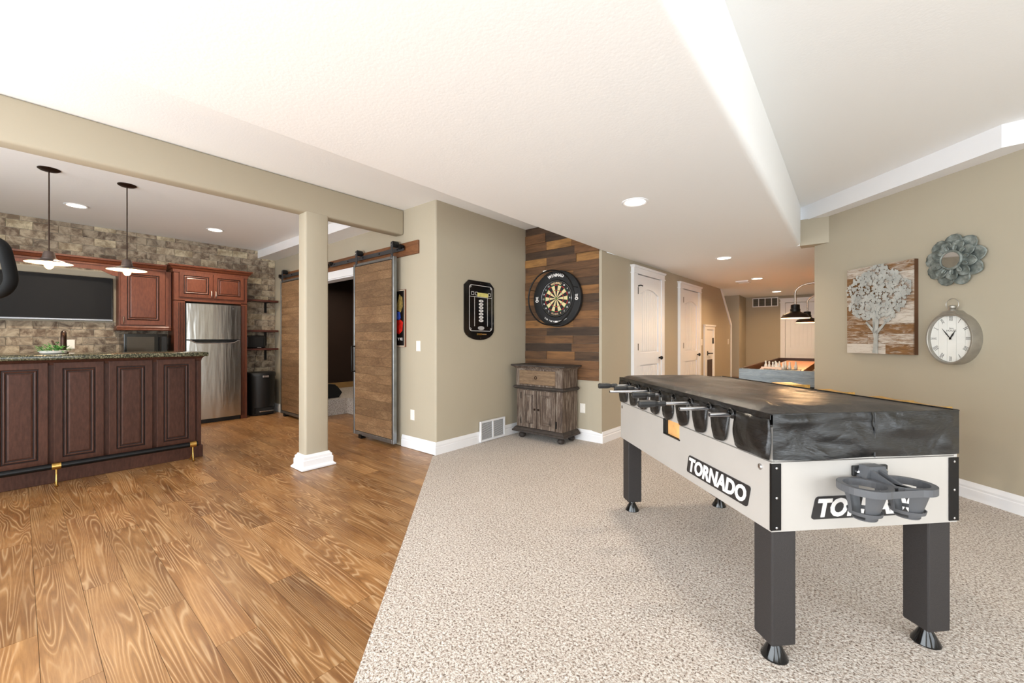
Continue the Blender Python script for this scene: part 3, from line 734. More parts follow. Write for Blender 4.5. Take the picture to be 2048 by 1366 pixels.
L('edge_piping', B().tube([(-.006, TL, .944), (-.006, 0, .944), (-.005, -.006, .944), (TW, -.006, .944), (TW + .006, 0, .944), (TW + .006, TL, .944)], .003, 6), 'vinyl', cv_)
# near side: strip above the rods, then one hanging flap between each pair of rods
edges = [-.004] + [r_[0] for r_ in ROD] + [TL + .004]
hw = .021
b = B(); b.box(-.009, -.006, -.004, TL + .004, .924, .945); L('side_band', b, 'vinyl', cv_)
for i in range(len(edges) - 1):
    a = edges[i] + (hw if i > 0 else 0); c = edges[i + 1] - (hw if i < len(edges) - 2 else 0)
    b = B(); nu, nv = 12, 8; rows_ = []; mid = (a + c) / 2; hwid = (c - a) / 2
    for j in range(nv + 1):
        rw = []
        for k_ in range(nu + 1):
            s_ = -1 + 2 * k_ / nu
            if i == 0: rb = max(0, s_ - .45) / .55
            elif i == len(edges) - 2: rb = max(0, -s_ - .2) / .8
            else: rb = abs(s_)
            zb_ = .776 + .045 * (1 - math.sqrt(max(0, 1 - rb ** 3)))
            tp = .926 - 0; t_ = j / nv
            z = tp + (zb_ - tp) * t_
            flare = 1.0 if i in (0, len(edges) - 2) else 1 + .09 * math.sin(math.pi * t_)
            bul = .008 + .012 * (1 - s_ * s_) * math.sin(math.pi * min(1, t_ * .85)) + .004 * math.sin(4 * s_ + 5 * t_ + i)
            yv = mid + s_ * hwid * flare
            if i == 0: yv = min(max(yv, -.006), c)
            rw.append(b.m.verts.new((-bul, yv, z)))
        rows_.append(rw)
    for j in range(nv):
        for k_ in range(nu): b.m.faces.new((rows_[j][k_], rows_[j][k_ + 1], rows_[j + 1][k_ + 1], rows_[j + 1][k_]))
    fl = L('flap', b, 'vinyl', cv_, smooth=70)
    fl.modifiers.new('thick', 'SOLIDIFY').thickness = .003
for (ry, o_, h_) in ROD:   # stitched arch binding above each rod
    L('slot_binding', B().tube([(-.011, ry + hw * math.cos(R(a)) * 1.02, .908 + .02 * math.sin(R(a))) for a in range(0, 181, 20)], .0035, 6), 'vinyl', cv_)

# ------------------------------------------------------------------ kitchen
def rect_loops(fn, u0, u1, v0, v1, spec):
    return [[fn(u0 + d, v0 + d, w), fn(u1 - d, v0 + d, w), fn(u1 - d, v1 - d, w), fn(u0 + d, v1 - d, w)] for d, w in spec]
def panel_door(fn, u0, u1, v0, v1, mat, parent, name='door', fw=.055, th=.02, handle=None, world=True):
    """mitred frame door with a dark-glazed step and a raised centre panel"""
    b = B(); b.rings(rect_loops(lambda u, v, w: fn(u, v, w), u0, u1, v0, v1, [(.0, 0), (.0, th - .003), (.003, th), (fw, th), (fw + .004, th - .005)]), True, False)
    d = obj(name, b, mat, parent)
    g = B(); g.rings(rect_loops(fn, u0, u1, v0, v1, [(fw + .002, th - .003), (fw + .006, th - .011), (fw + .012, th - .010)]), False, False)
    g.rings(rect_loops(fn, u0, u1, v0, v1, [(fw + .027, th - .004), (fw + .029, th - .010), (fw + .034, th - .010)]), False, False)
    obj('glaze_line', g, 'glaze', d)
    m = B(); m.rings(rect_loops(fn, u0, u1, v0, v1, [(fw + .012, th - .010), (fw + .015, th - .003), (fw + .020, th - .001), (fw + .027, th - .004)]), False, False)
    obj('moulding', m, mat, d)
    p = B(); p.rings(rect_loops(fn, u0, u1, v0, v1, [(fw + .034, th - .010), (fw + .036, th - .007), (fw + .045, th - .004)]), False, True)
    obj('panel', p, mat, d)
    if handle:
        hu, hv = handle
        h = B(); h.tube([fn(hu, hv - .045, th), fn(hu, hv - .042, th + .02), fn(hu, hv - .02, th + .028), fn(hu, hv + .02, th + .028), fn(hu, hv + .042, th + .02), fn(hu, hv + .045, th)], [.005, .005, .007, .007, .005, .005], 8)
        obj('handle', h, 'nickel', d, smooth=True)
    return d
px = plane_x
# island bar
XI = -5.25
isl = thing('bar_island', 'dark cherry bar island with tall raised panels facing the room', 'bar island', (XI - .3, -.2, -.004))
obj('body', B().box(XI - .6, XI - .002, -1.7, 1.215, 0, 1.045), 'island_wood', isl)
obj('base_board', B().box(XI - .6, XI + .022, -1.72, 1.232, -.004, .118, bev=.004), 'island_wood', isl)
tm = B(); tm.sweep([(XI, -1.7), (XI, 1.215), (XI - .6, 1.215)], [(0, 1.0), (.006, 1.0), (.012, 1.025), (.03, 1.045), (0, 1.045)]); obj('top_moulding', tm, 'island_wood', isl)
obj('corner_stile', B().box(XI - .03, XI + .006, 1.185, 1.221, .118, 1.0, bev=.004), 'island_wood', isl)
for i in range(6):
    u1 = 1.168 - i * .3365; u0 = u1 - .305
    panel_door(px(XI), u0, u1, .15, 1.022, 'island_wood', isl, 'panel_frame', .05, .02)
ct = obj('bar_countertop', B().box(XI - .66, XI + .10, -1.78, 1.265, 1.047, 1.09, bev=.012, seg=3), 'granite', smooth=True); tag(ct, 'dark green speckled granite slab on the bar island', 'countertop')
frl = thing('foot_rail', 'black bar foot rail on brass brackets in front of the island', 'foot rail', (XI + .15, .2, -.004))
obj('rail', B().cyl((XI + .15, -1.6, .165), (XI + .15, 1.158, .165), .025, n=18), plain('black_rail', '#090a0c', .35, vary=.05, spec=.3), frl, smooth=True)
for yb in (-.72, .2, 1.118):
    bk = B(); bk.cyl((XI + .15, yb - .026, .165), (XI + .15, yb + .026, .165), .029, n=18)
    br = obj('bracket_band', bk, 'brass', frl, smooth=True)
    pth = [(XI + .15, yb, .15), (XI + .152, yb, .11), (XI + .158, yb, .06), (XI + .172, yb, .02), (XI + .185, yb, .004)]
    obj('bracket_foot', B().tube(pth, [.008, .006, .006, .007, .012], 10), 'brass', br, smooth=True)
    obj('bracket_arm', B().tube([(XI + .15, yb, .15), (XI + .13, yb, .07), (XI + .075, yb, .012), (XI + .05, yb, .0)], [.006, .005, .006, .011], 8), 'brass', br, smooth=True)
# faucet and plant on the bar
fc = thing('bar_faucet', 'oil rubbed bronze gooseneck faucet standing on the bar', 'faucet', (-5.72, .268, 1.09))
fl_ = lambda *p: (p[0] - 5.72, p[1] + .268, p[2] + 1.09)
obj('base', B().lathe([(.036, 0), (.036, .008), (.026, .014), (.022, .016)], fl_(0, 0, 0), 20), 'bronze', fc, smooth=True)
arc = [fl_(0, 0, .01), fl_(0, 0, .08), fl_(0, 0, .14)] + [fl_(-.05 + .05 * math.cos(R(a)), 0.004 * (1 - math.cos(R(a))), .14 + .058 * math.sin(R(a))) for a in range(20, 181, 20)] + [fl_(-.1, .008, .11)]
obj('spout', B().tube(arc, .019, 14), 'bronze', fc, smooth=True)
obj('spray_head', B().tube([fl_(-.1, .008, .12), fl_(-.1, .008, .05)], [.018, .022], 14), 'bronze', fc, smooth=True)
hd_ = B().tube([fl_(-.01, -.02, .05), fl_(-.015, -.05, .06), fl_(-.03, -.07, .12)], [.012, .01, .007], 10); obj('lever', hd_, 'bronze', fc, smooth=True)
pc = (-5.55, .20, 1.09)
pt = thing('trailing_plant', 'small leafy green plant in a low white dish on the bar', 'plant', pc)
obj('dish', B().lathe([(.05, 0), (.085, .006), (.1, .028), (.096, .03), (.08, .012), (.0005, .012)], pc, 24, fn=lambda x, y_, z_: Vector((pc[0] + x * .8, pc[1] + y_ * .95, pc[2] + z_))), 'plastic_white', pt, smooth=True)
leafm = plain('fern_leaf', '#3f8b3a', .5, vary=.35, vscale=25)
lb = B(); r2 = random.Random(3)
for i in range(260):
    a = r2.uniform(0, 6.283); rr = r2.uniform(0, 1) ** .6; x = pc[0] + .07 * rr * math.cos(a); y_ = pc[1] + .10 * rr * math.sin(a); z = pc[2] + .022 + r2.uniform(0, .085) * (1 - rr * .6)
    d = Vector((math.cos(a), math.sin(a), r2.uniform(-.4, .9))).normalized() * r2.uniform(.022, .042); sdv = d.cross(Vector((0, 0, 1))).normalized() * .006
    p = Vector((x, y_, z)); lb.face([p, p + d * .5 + sdv, p + d, p + d * .5 - sdv])
lo2 = obj('foliage', lb, leafm, pt); lo2['kind'] = 'stuff'
# back counter (behind the island)
bc = thing('base_cabinet', 'cherry base cabinets along the brick wall behind the island', 'cabinet', (-7.3, 0, -.004))
obj('body', B().box(XB + .01, -7.03, -1.7, 1.37, -.004, .88), 'cherry', bc)
for i in range(6): panel_door(px(-7.03), -1.68 + i * .51, -1.20 + i * .51, .12, .86, 'cherry', bc)
tag(obj('back_countertop', B().box(XB + .013, -7.0, -1.72, 1.372, .88, .92, bev=.006), 'granite'), 'granite worktop running under the television and microwave', 'countertop')
# upper cabinet with crown and valance
XU = -7.36
uc = thing('upper_cabinet', 'cherry wall cabinet with one tall raised panel door beside the television', 'cabinet', (XU - .13, 1.1, 1.36))
obj('body', B().box(XB + .013, XU, .832, 1.366, 1.40, 2.165), 'cherry', uc)
panel_door(px(XU), .848, 1.30, 1.415, 2.155, 'cherry', uc, 'door', .06, .02, (.874, 1.475))
obj('end_stile', B().box(XU, XU + .012, 1.305, 1.366, 1.40, 2.163), 'cherry', uc)
lr = B(); lr.sweep([(XB + .013, .832), (XU, .832), (XU, 1.366)], [(0, 1.34), (.02, 1.34), (.026, 1.352), (.018, 1.362), (.024, 1.38), (.014, 1.40), (0, 1.40)]); obj('light_rail', lr, 'cherry', uc)
val = thing('valance', 'cherry crown valance with scalloped lower edge above the television', 'valance', (XU, -.2, 2.05))
vp = [(-1.6, 2.17), (.83, 2.17), (.83, 2.045), (.795, 2.047)] + [(.79 - .13 * t_, 2.047 + .06 * smooth(t_) + .004 * math.sin(6.28 * t_)) for t_ in (.15, .35, .55, .75, .9, 1)] + [(.2, 2.118), (-.5, 2.118), (-1.2, 2.107), (-1.33, 2.047), (-1.6, 2.045)]
obj('board', B().prism(vp, px(XU), -.018, 0), 'cherry', val)
CR = [(0, 2.165), (.012, 2.165), (.016, 2.185), (.03, 2.195), (.05, 2.225), (.062, 2.23), (.066, 2.25), (0, 2.25)]
cr = B(); cr.sweep([(XU, -1.6), (XU, 1.31)], CR); obj('crown_moulding', cr, 'cherry', val)
bp_ = obj('backing_panel', B().box(XB + .0125, XB + .02, -.9, .83, 1.45, 2.12), 'tan'); tag(bp_, 'plain tan panel on the brick wall behind the television', 'panel')
tv = thing('television', 'wide black flat television hung on the kitchen wall', 'television', (XB + .06, .28, 1.46))
obj('body', B().box(XB + .0205, XB + .075, -.225, .797, 1.463, 2.03, bev=.004), 'gloss_black', tv)
obj('screen', B().box(XB + .075, XB + .0765, -.213, .785, 1.485, 2.018), 'screen', tv)
obj('lower_bezel', B().box(XB + .075, XB + .079, -.222, .794, 1.466, 1.482), plain('grey_bezel', '#83858a', .25, .6, vary=.05), tv)
# refrigerator tower
XE = -7.25
tw_ = thing('fridge_cabinet', 'tall cherry cabinet tower framing the refrigerator', 'cabinet', (XE - .18, 1.82, -.004))
obj('side_panel', B().box(XB + .013, XE, 1.378, 1.50, -.004, 1.775), 'cherry', tw_)
obj('side_panel', B().box(XB + .013, XE, 2.19, 2.271, -.004, 1.775), 'cherry', tw_)
fl2 = B()
for (a, c) in ((1.43, 1.50), (2.196, 2.236)):
    n = 4 if a < 2 else 3
    for i in range(n): fl2.box(XE, XE + .010, a + (c - a) * i / n + .004, a + (c - a) * (i + .62) / n + .004, .05, 1.74, bev=.003, seg=1)
obj('fluting', fl2, 'cherry', tw_)
gl = B(); gl.box(XE, XE + .002, 1.428, 1.502, .05, 1.74); gl.box(XE, XE + .002, 2.194, 2.24, .05, 1.74); obj('flute_glaze', gl, 'glaze', tw_)  # dark glaze lining the grooves between the flutes
obj('top_box', B().box(XB + .013, XE, 1.378, 2.271, 1.765, 2.2), 'cherry', tw_)
panel_door(px(XE), 1.435, 1.826, 1.82, 2.175, 'cherry', tw_, 'door', .045, .02, (1.803, 1.885))
panel_door(px(XE), 1.834, 2.226, 1.82, 2.175, 'cherry', tw_, 'door', .045, .02, (1.857, 1.885))
ck = B(); ck.sweep([(XB + .02, 1.378), (XE, 1.378), (XE, 2.271), (XB + .02, 2.271)], [(o_, z_ + .02 if z_ > 2.17 else z_) for o_, z_ in CR]); obj('crown_moulding', ck, 'cherry', tw_)
rf = thing('refrigerator', 'stainless steel top freezer refrigerator set in the cherry tower', 'refrigerator', (XE - .16, 1.845, -.004))
obj('body', B().box(XB + .02, XE - .02, 1.508, 2.184, -.004, 1.735), 'black', rf)
def fdoor(v0, v1):
    loops = []
    n = 14
    for j in range(n + 1):
        t_ = j / n; yv = 1.512 + .668 * t_; bow = .012 * (1 - (2 * t_ - 1) ** 2)
        loops.append([Vector((XE - .02, yv, v0)), Vector((XE + .022 + bow, yv, v0)), Vector((XE + .022 + bow, yv, v1)), Vector((XE - .02, yv, v1))])
    return B().rings(loops)
obj('freezer_door', fdoor(1.222, 1.735), 'stainless', rf, smooth=30)
obj('fridge_door', fdoor(.06, 1.205), 'stainless', rf, smooth=30)
hb = B(); hb.prism([(1.555, 1.205), (2.125, 1.205), (2.08, 1.172), (1.62, 1.172)], px(XE + .02), 0, .0165); fh = obj('handle_recess', hb, 'gloss_black', rf)
obj('handle_lip', B().tube([px(XE + .04)(u, v, 0) for u, v in ((1.54, 1.208), (1.57, 1.2), (1.615, 1.172), (1.7, 1.166), (2.0, 1.166), (2.085, 1.172), (2.13, 1.2), (2.16, 1.208))], .006, 8), 'chrome', fh, smooth=True)
obj('badge', B().mbox(px(XE + .025), 2.07, 2.085, 1.68, 1.692, 0, .006), 'chrome', rf)
# microwave
mw = thing('microwave', 'black microwave oven on the counter below the wall cabinet', 'microwave', (-7.38, 1.03, .92))
obj('body', B().box(XB + .03, -7.2, .862, 1.30, .932, 1.297, bev=.006), 'gloss_black', mw)
obj('door_glass', B().box(-7.2, -7.196, .89, 1.16, 1.0, 1.255), 'glass_dark', mw)
obj('handle', B().tube([(-7.2, 1.215, .97), (-7.17, 1.215, .98), (-7.17, 1.215, 1.25), (-7.2, 1.215, 1.26)], .008, 8), 'black_metal', mw, smooth=True)
obj('keypad', B().box(-7.2, -7.197, 1.235, 1.29, .99, 1.26), 'black', mw)
for f_ in (.89, 1.27): obj('foot', B().cyl((-7.25, f_, .92), (-7.25, f_, .935), .012), 'black', mw)
# outlets on brick
def outlet(name, fn, u, v, label, wd=.07, ht=.115, kind='outlet'):
    t_ = thing(name, label, 'outlet' if kind == 'outlet' else 'switch', fn(u, v, 0))
    b = B(); b.rings(rect_loops(fn, u - wd / 2, u + wd / 2, v - ht / 2, v + ht / 2, [(0, 0), (0, .003), (.004, .006)]), True, True); obj('plate', b, 'plastic_white', t_)
    if kind == 'outlet':
        for dv in (.022, -.022): obj('socket', B().mbox(fn, u - .016, u + .016, v + dv - .014, v + dv + .014, .006, .008), 'plastic_white', t_)
    else:
        n = 1 if wd < .1 else 2
        for i in range(n):
            uu = u + (i - (n - 1) / 2) * .046; obj('rocker', B().mbox(fn, uu - .017, uu + .017, v - .034, v + .034, .006, .009), 'plastic_white', t_)
    return t_
outlet('wall_outlet', px(XB + .012), .42, 1.16, 'white wall outlet on the brick beside the bronze faucet')
# shelves in the corner
SY0, SY1 = 2.285, YW - .03
for i, (zt, nm) in enumerate(((1.87, 'top'), (1.375, 'middle'), (1.076, 'lowest'))):
    s_ = thing('wall_shelf', f'{nm} of the three dark wood shelves beside the refrigerator', 'shelf', (XB + .1, 2.53, zt), group='corner shelves')
    obj('board', B().box(XB + .013, XB + .23, SY0, SY1, zt - .032, zt, bev=.003, seg=1), plain('shelf_wood', '#4a241a', .4, vary=.15), s_)
    if i != 1:
        for yb in (2.36, 2.655):
            k_ = B(); k_.box(XB + .012, XB + .02, yb - .018, yb + .018, zt - .2, zt - .032); k_.box(XB + .012, XB + .2, yb - .018, yb + .018, zt - .038, zt - .032); obj('bracket', k_, 'black_metal', s_)
    else:
        for yb in (2.36, 2.655): obj('bracket', B().box(XB + .012, XB + .02, yb - .018, yb + .018, zt - .26, zt - .032), 'black_metal', s_)
sp = thing('tabletop_speaker', 'black rounded speaker on the lowest corner shelf', 'speaker', (XB + .13, 2.45, 1.076))
obj('cabinet', B().box(XB + .04, XB + .2, 2.30, 2.60, 1.076, 1.285, bev=.03, seg=4), 'black', sp, smooth=True)
obj('grille', B().box(XB + .198, XB + .203, 2.34, 2.56, 1.10, 1.26, bev=.002, seg=1), plain('speaker_grille', '#0b0b0c', .8, bump=(400, .4)), sp)
obj('badge', B().box(XB + .203, XB + .2045, 2.47, 2.53, 1.086, 1.094), 'chrome', sp)
tag(obj('speaker_cord', B().tube([(XB + .03, 2.52, 1.05), (XB + .025, 2.51, .95), (XB + .03, 2.49, .8), (XB + .03, 2.47, .66)], .003, 6), 'black'), 'thin black cord hanging down from the lowest corner shelf', 'cord')
# pedal bin
TC = (-7.44, 2.535, -.004)
tc = thing('pedal_bin', 'black half round pedal trash can in the kitchen corner', 'trash can', TC)
def dshape(sc, z, dx=.15, wy=.2, n=14):
    pts = [Vector((TC[0] - .15, TC[1] + wy * sc, z)), Vector((TC[0] - .15, TC[1] - wy * sc, z))]
    for i in range(n + 1):
        a = R(-90 + 180 * i / n); pts.append(Vector((TC[0] + .0 + dx * sc * math.cos(a) ** .8 if math.cos(a) > 0 else TC[0], TC[1] + wy * sc * math.sin(a), z)))
    return pts
obj('body', B().rings([dshape(.93, 0), dshape(.95, .02), dshape(1.0, .62)]), 'black', tc, smooth=30)
obj('lid', B().rings([dshape(1.05, .62), dshape(1.06, .66), dshape(1.0, .685), dshape(.9, .69)]), 'black', tc, smooth=30)
obj('lid_latch', B().box(TC[0] + .15, TC[0] + .166, TC[1] - .03, TC[1] + .06, .605, .64, bev=.004), 'chrome', tc)
obj('pedal', B().box(TC[0] + .12, TC[0] + .185, TC[1] - .085, TC[1] + .12, .055, .075, bev=.006), 'chrome', tc)
obj('pedal_recess', B().box(TC[0] + .1, TC[0] + .152, TC[1] - .13, TC[1] + .14, .02, .12, bev=.004), 'black', tc)

# lamps -------------------------------------------------------------------------------
def light_child(parent, name, kind, loc, energy, col, size=.05, spot=None):
    l = bpy.data.lights.new(name, kind); l.energy = energy; l.color = col
    if kind == 'AREA': l.shape = 'DISK'; l.size = size; l.spread = R(150)
    elif kind == 'SPOT': l.spot_size = R(spot); l.spot_blend = .6; l.shadow_soft_size = size
    else: l.shadow_soft_size = size
    o = bpy.data.objects.new(name, l); C.objects.link(o); o.parent = parent; o.location = Vector(loc) - parent.location
    return o
WARM = (1.0, .74, .45); SOFT = (1.0, .86, .68)
bulb = emit('warm_bulb', '#ffb060', 14.0); disc = emit('recessed_disc', '#fff0d8', 9.0)
M['lamp_grey'] = plain('weathered_bronze', '#5c4f49', .45, .5, vary=.2, vscale=25); M['lamp_white'] = plain('enamel_white', '#e9dfd2', .4, vary=.03)
for (lx, ly, lab) in ((-5.354, .167, 'bronze pendant lamp nearest the left edge, over the bar'), (-5.333, .661, 'bronze pendant lamp nearest the column, over the bar')):
    t_ = thing('pendant_lamp', lab, 'pendant lamp', (lx, ly, 1.85), group='pendants over the bar')
    obj('canopy', B().lathe([(.07, ZC), (.07, ZC - .006), (.055, ZC - .016), (.012, ZC - .022)], (lx, ly, 0), 24), 'bronze', t_, smooth=True)
    obj('cord', B().cyl((lx, ly, 1.97), (lx, ly, ZC - .02), .0045, n=8), 'bronze', t_)
    obj('socket_cup', B().lathe([(.006, 1.985), (.03, 1.983), (.036, 1.965), (.044, 1.925), (.052, 1.922), (.05, 1.912)], (lx, ly, 0), 20), 'lamp_grey', t_, smooth=True)
    sh = obj('shade', B().lathe([(.045, 1.918), (.075, 1.908), (.145, 1.888), (.147, 1.883)], (lx, ly, 0), 28, open_=True), 'lamp_grey', t_, smooth=True)
    obj('shade_lining', B().lathe([(.146, 1.8825), (.144, 1.884), (.075, 1.903), (.03, 1.912)], (lx, ly, 0), 28, open_=True), 'lamp_white', sh, smooth=True)
    obj('bulb', B().sphere((lx, ly, 1.868), .03, sz=1.25), bulb, t_, smooth=True)
    light_child(t_, 'pendant_light', 'POINT', (lx, ly, 1.815), 7, WARM, .03)
RL = [(-6.58, .406, ZC, 'recessed ceiling light over the counter by the television', 14, SOFT), (-6.60, 1.69, ZC, 'recessed ceiling light in front of the refrigerator', 14, SOFT),
      (-1.253, 2.977, ZS, 'nearest recessed light in the white soffit', 8, SOFT), (-1.237, 5.747, ZS, 'recessed soffit light just past the angled wall', 8, (1, .8, .58)),
      (-1.22, 8.04, ZS, 'recessed light beside the ceiling vent over the corridor', 10, (1, .66, .36)), (-1.22, 10.48, ZS, 'farthest recessed light near the white far door', 9, (1, .66, .36))]
RL.append((-6.9, 3.9, 2.5, 'recessed light in the ceiling of the dark theatre room', 9, SOFT))
for (lx, ly, lz, lab, en, col) in RL:
    t_ = thing('recessed_light', lab, 'ceiling light', (lx, ly, lz), group='recessed ceiling lights')
    obj('trim_ring', B().lathe([(.098, lz), (.098, lz - .004), (.088, lz - .008), (.076, lz - .004), (.076, lz)], (lx, ly, 0), 28), 'white_trim', t_, smooth=True)
    obj('lens', B().lathe([(.076, lz - .001), (.076, lz - .003), (.07, lz - .0045)], (lx, ly, 0), 28), disc, t_)
    light_child(t_, 'lamp_light', 'AREA', (lx, ly, lz - .012), en, col, .14)

# ------------------------------------------------------------------ sliding barn doors
bb_ = thing('barn_door_backboard', 'long stained backboard carrying the barn door rails above the opening', 'backboard', (-5.47, YW, 2.16))
obj('board', B().box(-7.3, -3.645, YW - .025, YW, 2.168, 2.315, bev=.002, seg=1), 'barn_board', bb_)
for (xa, xb, lab) in ((-5.56, -3.86, 'right grey steel barn door rail with stops'), (-7.28, -5.62, 'left grey steel barn door rail with stops')):
    t_ = thing('barn_rail', lab, 'rail', ((xa + xb) / 2, YW - .05, 2.225))
    obj('bar', B().box(xa, xb, YW - .055, YW - .047, 2.222, 2.268), 'rail_steel', t_)
    for i in range(5):
        xx = xa + .12 + (xb - xa - .24) * i / 4
        obj('standoff', B().cyl((xx, YW - .06, 2.245), (xx, YW - .026, 2.245), .009, n=10), 'black_metal', t_)
    for xx in (xa + .03, xb - .05):
        s_ = B(); s_.box(xx - .022, xx + .022, YW - .075, YW - .04, 2.24, 2.29); s_.cyl((xx + .03, YW - .058, 2.262), (xx + .05, YW - .058, 2.262), .016, n=10); obj('end_stop', s_, 'black_metal', t_)
def barn_door(xa, xb, lab, handle_side):
    z0, z1, yf, yb = .033, 2.166, YW - .112, YW - .066
    t_ = thing('barn_door', lab, 'sliding door', ((xa + xb) / 2, (yf + yb) / 2, 0), group='sliding barn doors')
    f = B(); w_ = .03
    for q in ((xa, xa + w_, z0, z1), (xb - w_, xb, z0, z1), (xa + w_, xb - w_, z0, z0 + w_ + .015), (xa + w_, xb - w_, z1 - w_, z1)): f.box(q[0], q[1], yf, yb, q[2], q[3], bev=.003, seg=1)
    obj('steel_frame', f, 'steel_frame', t_)
    gk = B(); m_ = w_
    for q in ((xa + m_, xa + m_ + .006, z0 + m_, z1 - m_), (xb - m_ - .006, xb - m_, z0 + m_, z1 - m_), (xa + m_, xb - m_, z1 - m_ - .006, z1 - m_), (xa + m_, xb - m_, z0 + m_ + .015, z0 + m_ + .021)): gk.box(q[0], q[1], yf + .002, yf + .02, q[2], q[3])
    obj('gasket', gk, 'black', t_)
    n = 20; a0, a1 = z0 + .05, z1 - .036; h = (a1 - a0) / n; me = None
    for i in range(n):
        zc_ = a0 + h * (i + .5); dep = rnd.choice((.004, .0055, .007))
        if me is None:
            o = obj('plank', B().box(-(xb - xa) / 2 + .037, (xb - xa) / 2 - .037, -.012, .012, -h / 2 + .0008, h / 2 - .0008), 'barn_plank', t_, world=False); me = o.data
        else:
            o = bpy.data.objects.new('plank', me); C.objects.link(o); o.parent = t_
        o.location = (0, -.006 + dep - .006, zc_)
    for xx in (xa + .075, xb - .03):
        s_ = B(); s_.prism([(xx - .02, 2.15), (xx + .02, 2.15)] + [(xx + .02 * math.cos(R(a)), 2.312 + .02 * math.sin(R(a))) for a in range(0, 181, 20)], plane_y(YW - .107), 0, .008)
        hg = obj('hanger_strap', s_, 'rail_steel', t_)
        obj('wheel', B().cyl((xx, YW - .1, 2.306), (xx, YW - .04, 2.306), .036, n=22), 'black', hg, smooth=True)
        for zz in (2.165, 2.30): obj('strap_bolt', B().cyl((xx, YW - .118, zz), (xx, YW - .114, zz), .006, n=8), 'chrome', hg)
    if handle_side:
        hx = xa + .045 if handle_side < 0 else xb - .045
        h_ = B().tube([(hx, yf, 1.135), (hx, yf - .04, 1.135), (hx, yf - .045, 1.13), (hx, yf - .045, .825), (hx, yf - .04, .82), (hx, yf, .82)], .008, 10); obj('pull_handle', h_, 'black_metal', t_, smooth=True)
    obj('floor_guide', B().box(xa + .14, xa + .2, yf - .008, yb + .01, -.004, .045), 'black_metal', t_)
    return t_
barn_door(-4.842, -3.972, 'brown plank barn door in a steel frame, right of the opening', -1)
barn_door(-7.10, -6.24, 'brown plank barn door in the corner behind the column', 0)
# poster half hidden by the right barn door
ps = thing('framed_poster', 'tall dark poster with red and blue figure behind the right barn door', 'poster', (-4.13, YW, 1.13))
fp = plane_y(YW)
obj('frame', B().mbox(fp, -4.36, -3.885, 1.135, 1.79, 0, .02), plain('poster_frame', '#6a3f2a', .4, vary=.1), ps)
obj('mat_border', B().mbox(fp, -4.355, -3.89, 1.14, 1.785, .02, .021), plain('poster_edge', '#d8c7b0', .5), ps)
obj('print', B().mbox(fp, -4.35, -3.897, 1.15, 1.777, .021, .0225), plain('poster_black', '#130d0b', .3, vary=.3, vscale=12), ps)
pr = B(); pr.prism([(-4.06, 1.57), (-3.985, 1.74), (-3.93, 1.70), (-3.92, 1.60), (-3.96, 1.53)], fp, .0225, .023); obj('gold_shape', pr, plain('poster_gold', '#8a7440', .4, vary=.5, vscale=40), ps)
pr = B(); pr.prism([(-4.05, 1.46), (-4.03, 1.54), (-3.975, 1.535), (-3.96, 1.47), (-3.99, 1.44)], fp, .0225, .023); obj('blue_shape', pr, plain('poster_blue', '#3c55b0', .4, vary=.3, vscale=30), ps)
pr = B(); pr.prism([(-4.07, 1.30), (-4.05, 1.44), (-3.97, 1.45), (-3.915, 1.42), (-3.93, 1.32), (-3.99, 1.28)], fp, .0225, .023); obj('red_shape', pr, plain('poster_red', '#b81d14', .4, vary=.4, vscale=30), ps)
obj('lettering', text_b('TE', fp, .10, .028, .001, bold=.01, cx=-3.975, cy=1.225, w0=.0225), 'logo_white', ps)
outlet('light_switch', fp, -3.665, 1.148, 'white rocker switch on the tan wall beside the barn door', kind='switch')
outlet('wall_outlet', fp, -3.77, .376, 'white outlet low on the tan wall beside the barn door')
# black floor speaker in the theatre
fs = thing('floor_speaker', 'black wedge speaker on the carpeted platform in the dark room', 'speaker', (-6.85, 3.25, .25))
obj('cabinet', B().prism([(3.0, .25), (3.42, .25), (3.48, .33), (3.36, .47), (3.0, .52)], lambda u, v, w: Vector((-6.85 + w, u, v)), -.25, .25), 'black', fs)
obj('grille', B().prism([(3.40, .435), (3.47, .345), (3.474, .349), (3.404, .439)], lambda u, v, w: Vector((-6.85 + w, u, v)), -.23, .23), plain('grille_cloth', '#0a0a0a', .9, bump=(500, .5)), fs)

# ------------------------------------------------------------------ dart corner
sb = thing('dart_scoreboard', 'black dart scoreboard with clipped corners on the tan wall', 'scoreboard', (XS, 3.46, 1.21))
fs_ = px(XS); SU0, SW, SV1, SHt = 3.213, .497, 1.905, .692
def su(s_): return SU0 + SW * s_
def sv(t_): return SV1 - SHt * t_
out = [(0, .085), (.14, 0), (.86, 0), (1, .085), (1, .82)] + [(.5 + .5 * math.cos(R(a)), .82 + .18 * math.sin(R(a))) for a in range(15, 180, 15)] + [(0, .82)]
obj('board', B().prism([(su(a), sv(t_)) for a, t_ in out][::-1], fs_, 0, .014), 'gloss_black', sb)
def line(b, pts, wd=.0045, w0=.014, close=False):
    pts = [(su(a), sv(t_)) for a, t_ in pts]
    if close: pts = pts + [pts[0]]
    for (u0, v0), (u1, v1) in zip(pts, pts[1:]):
        d = Vector((u1 - u0, v1 - v0)); n = Vector((-d.y, d.x)).normalized() * wd / 2
        b.prism([(u0 + n.x, v0 + n.y), (u1 + n.x, v1 + n.y), (u1 - n.x, v1 - n.y), (u0 - n.x, v0 - n.y)], fs_, w0, w0 + .001)
b = B(); line(b, [(.155, .115), (.21, .075), (.86, .075), (.925, .115), (.925, .80), (.86, .845), (.21, .845), (.155, .80)], close=True)
line(b, [(.18, .27), (.91, .27)]); line(b, [(.325, .275), (.325, .765)]); line(b, [(.765, .275), (.765, .765)])
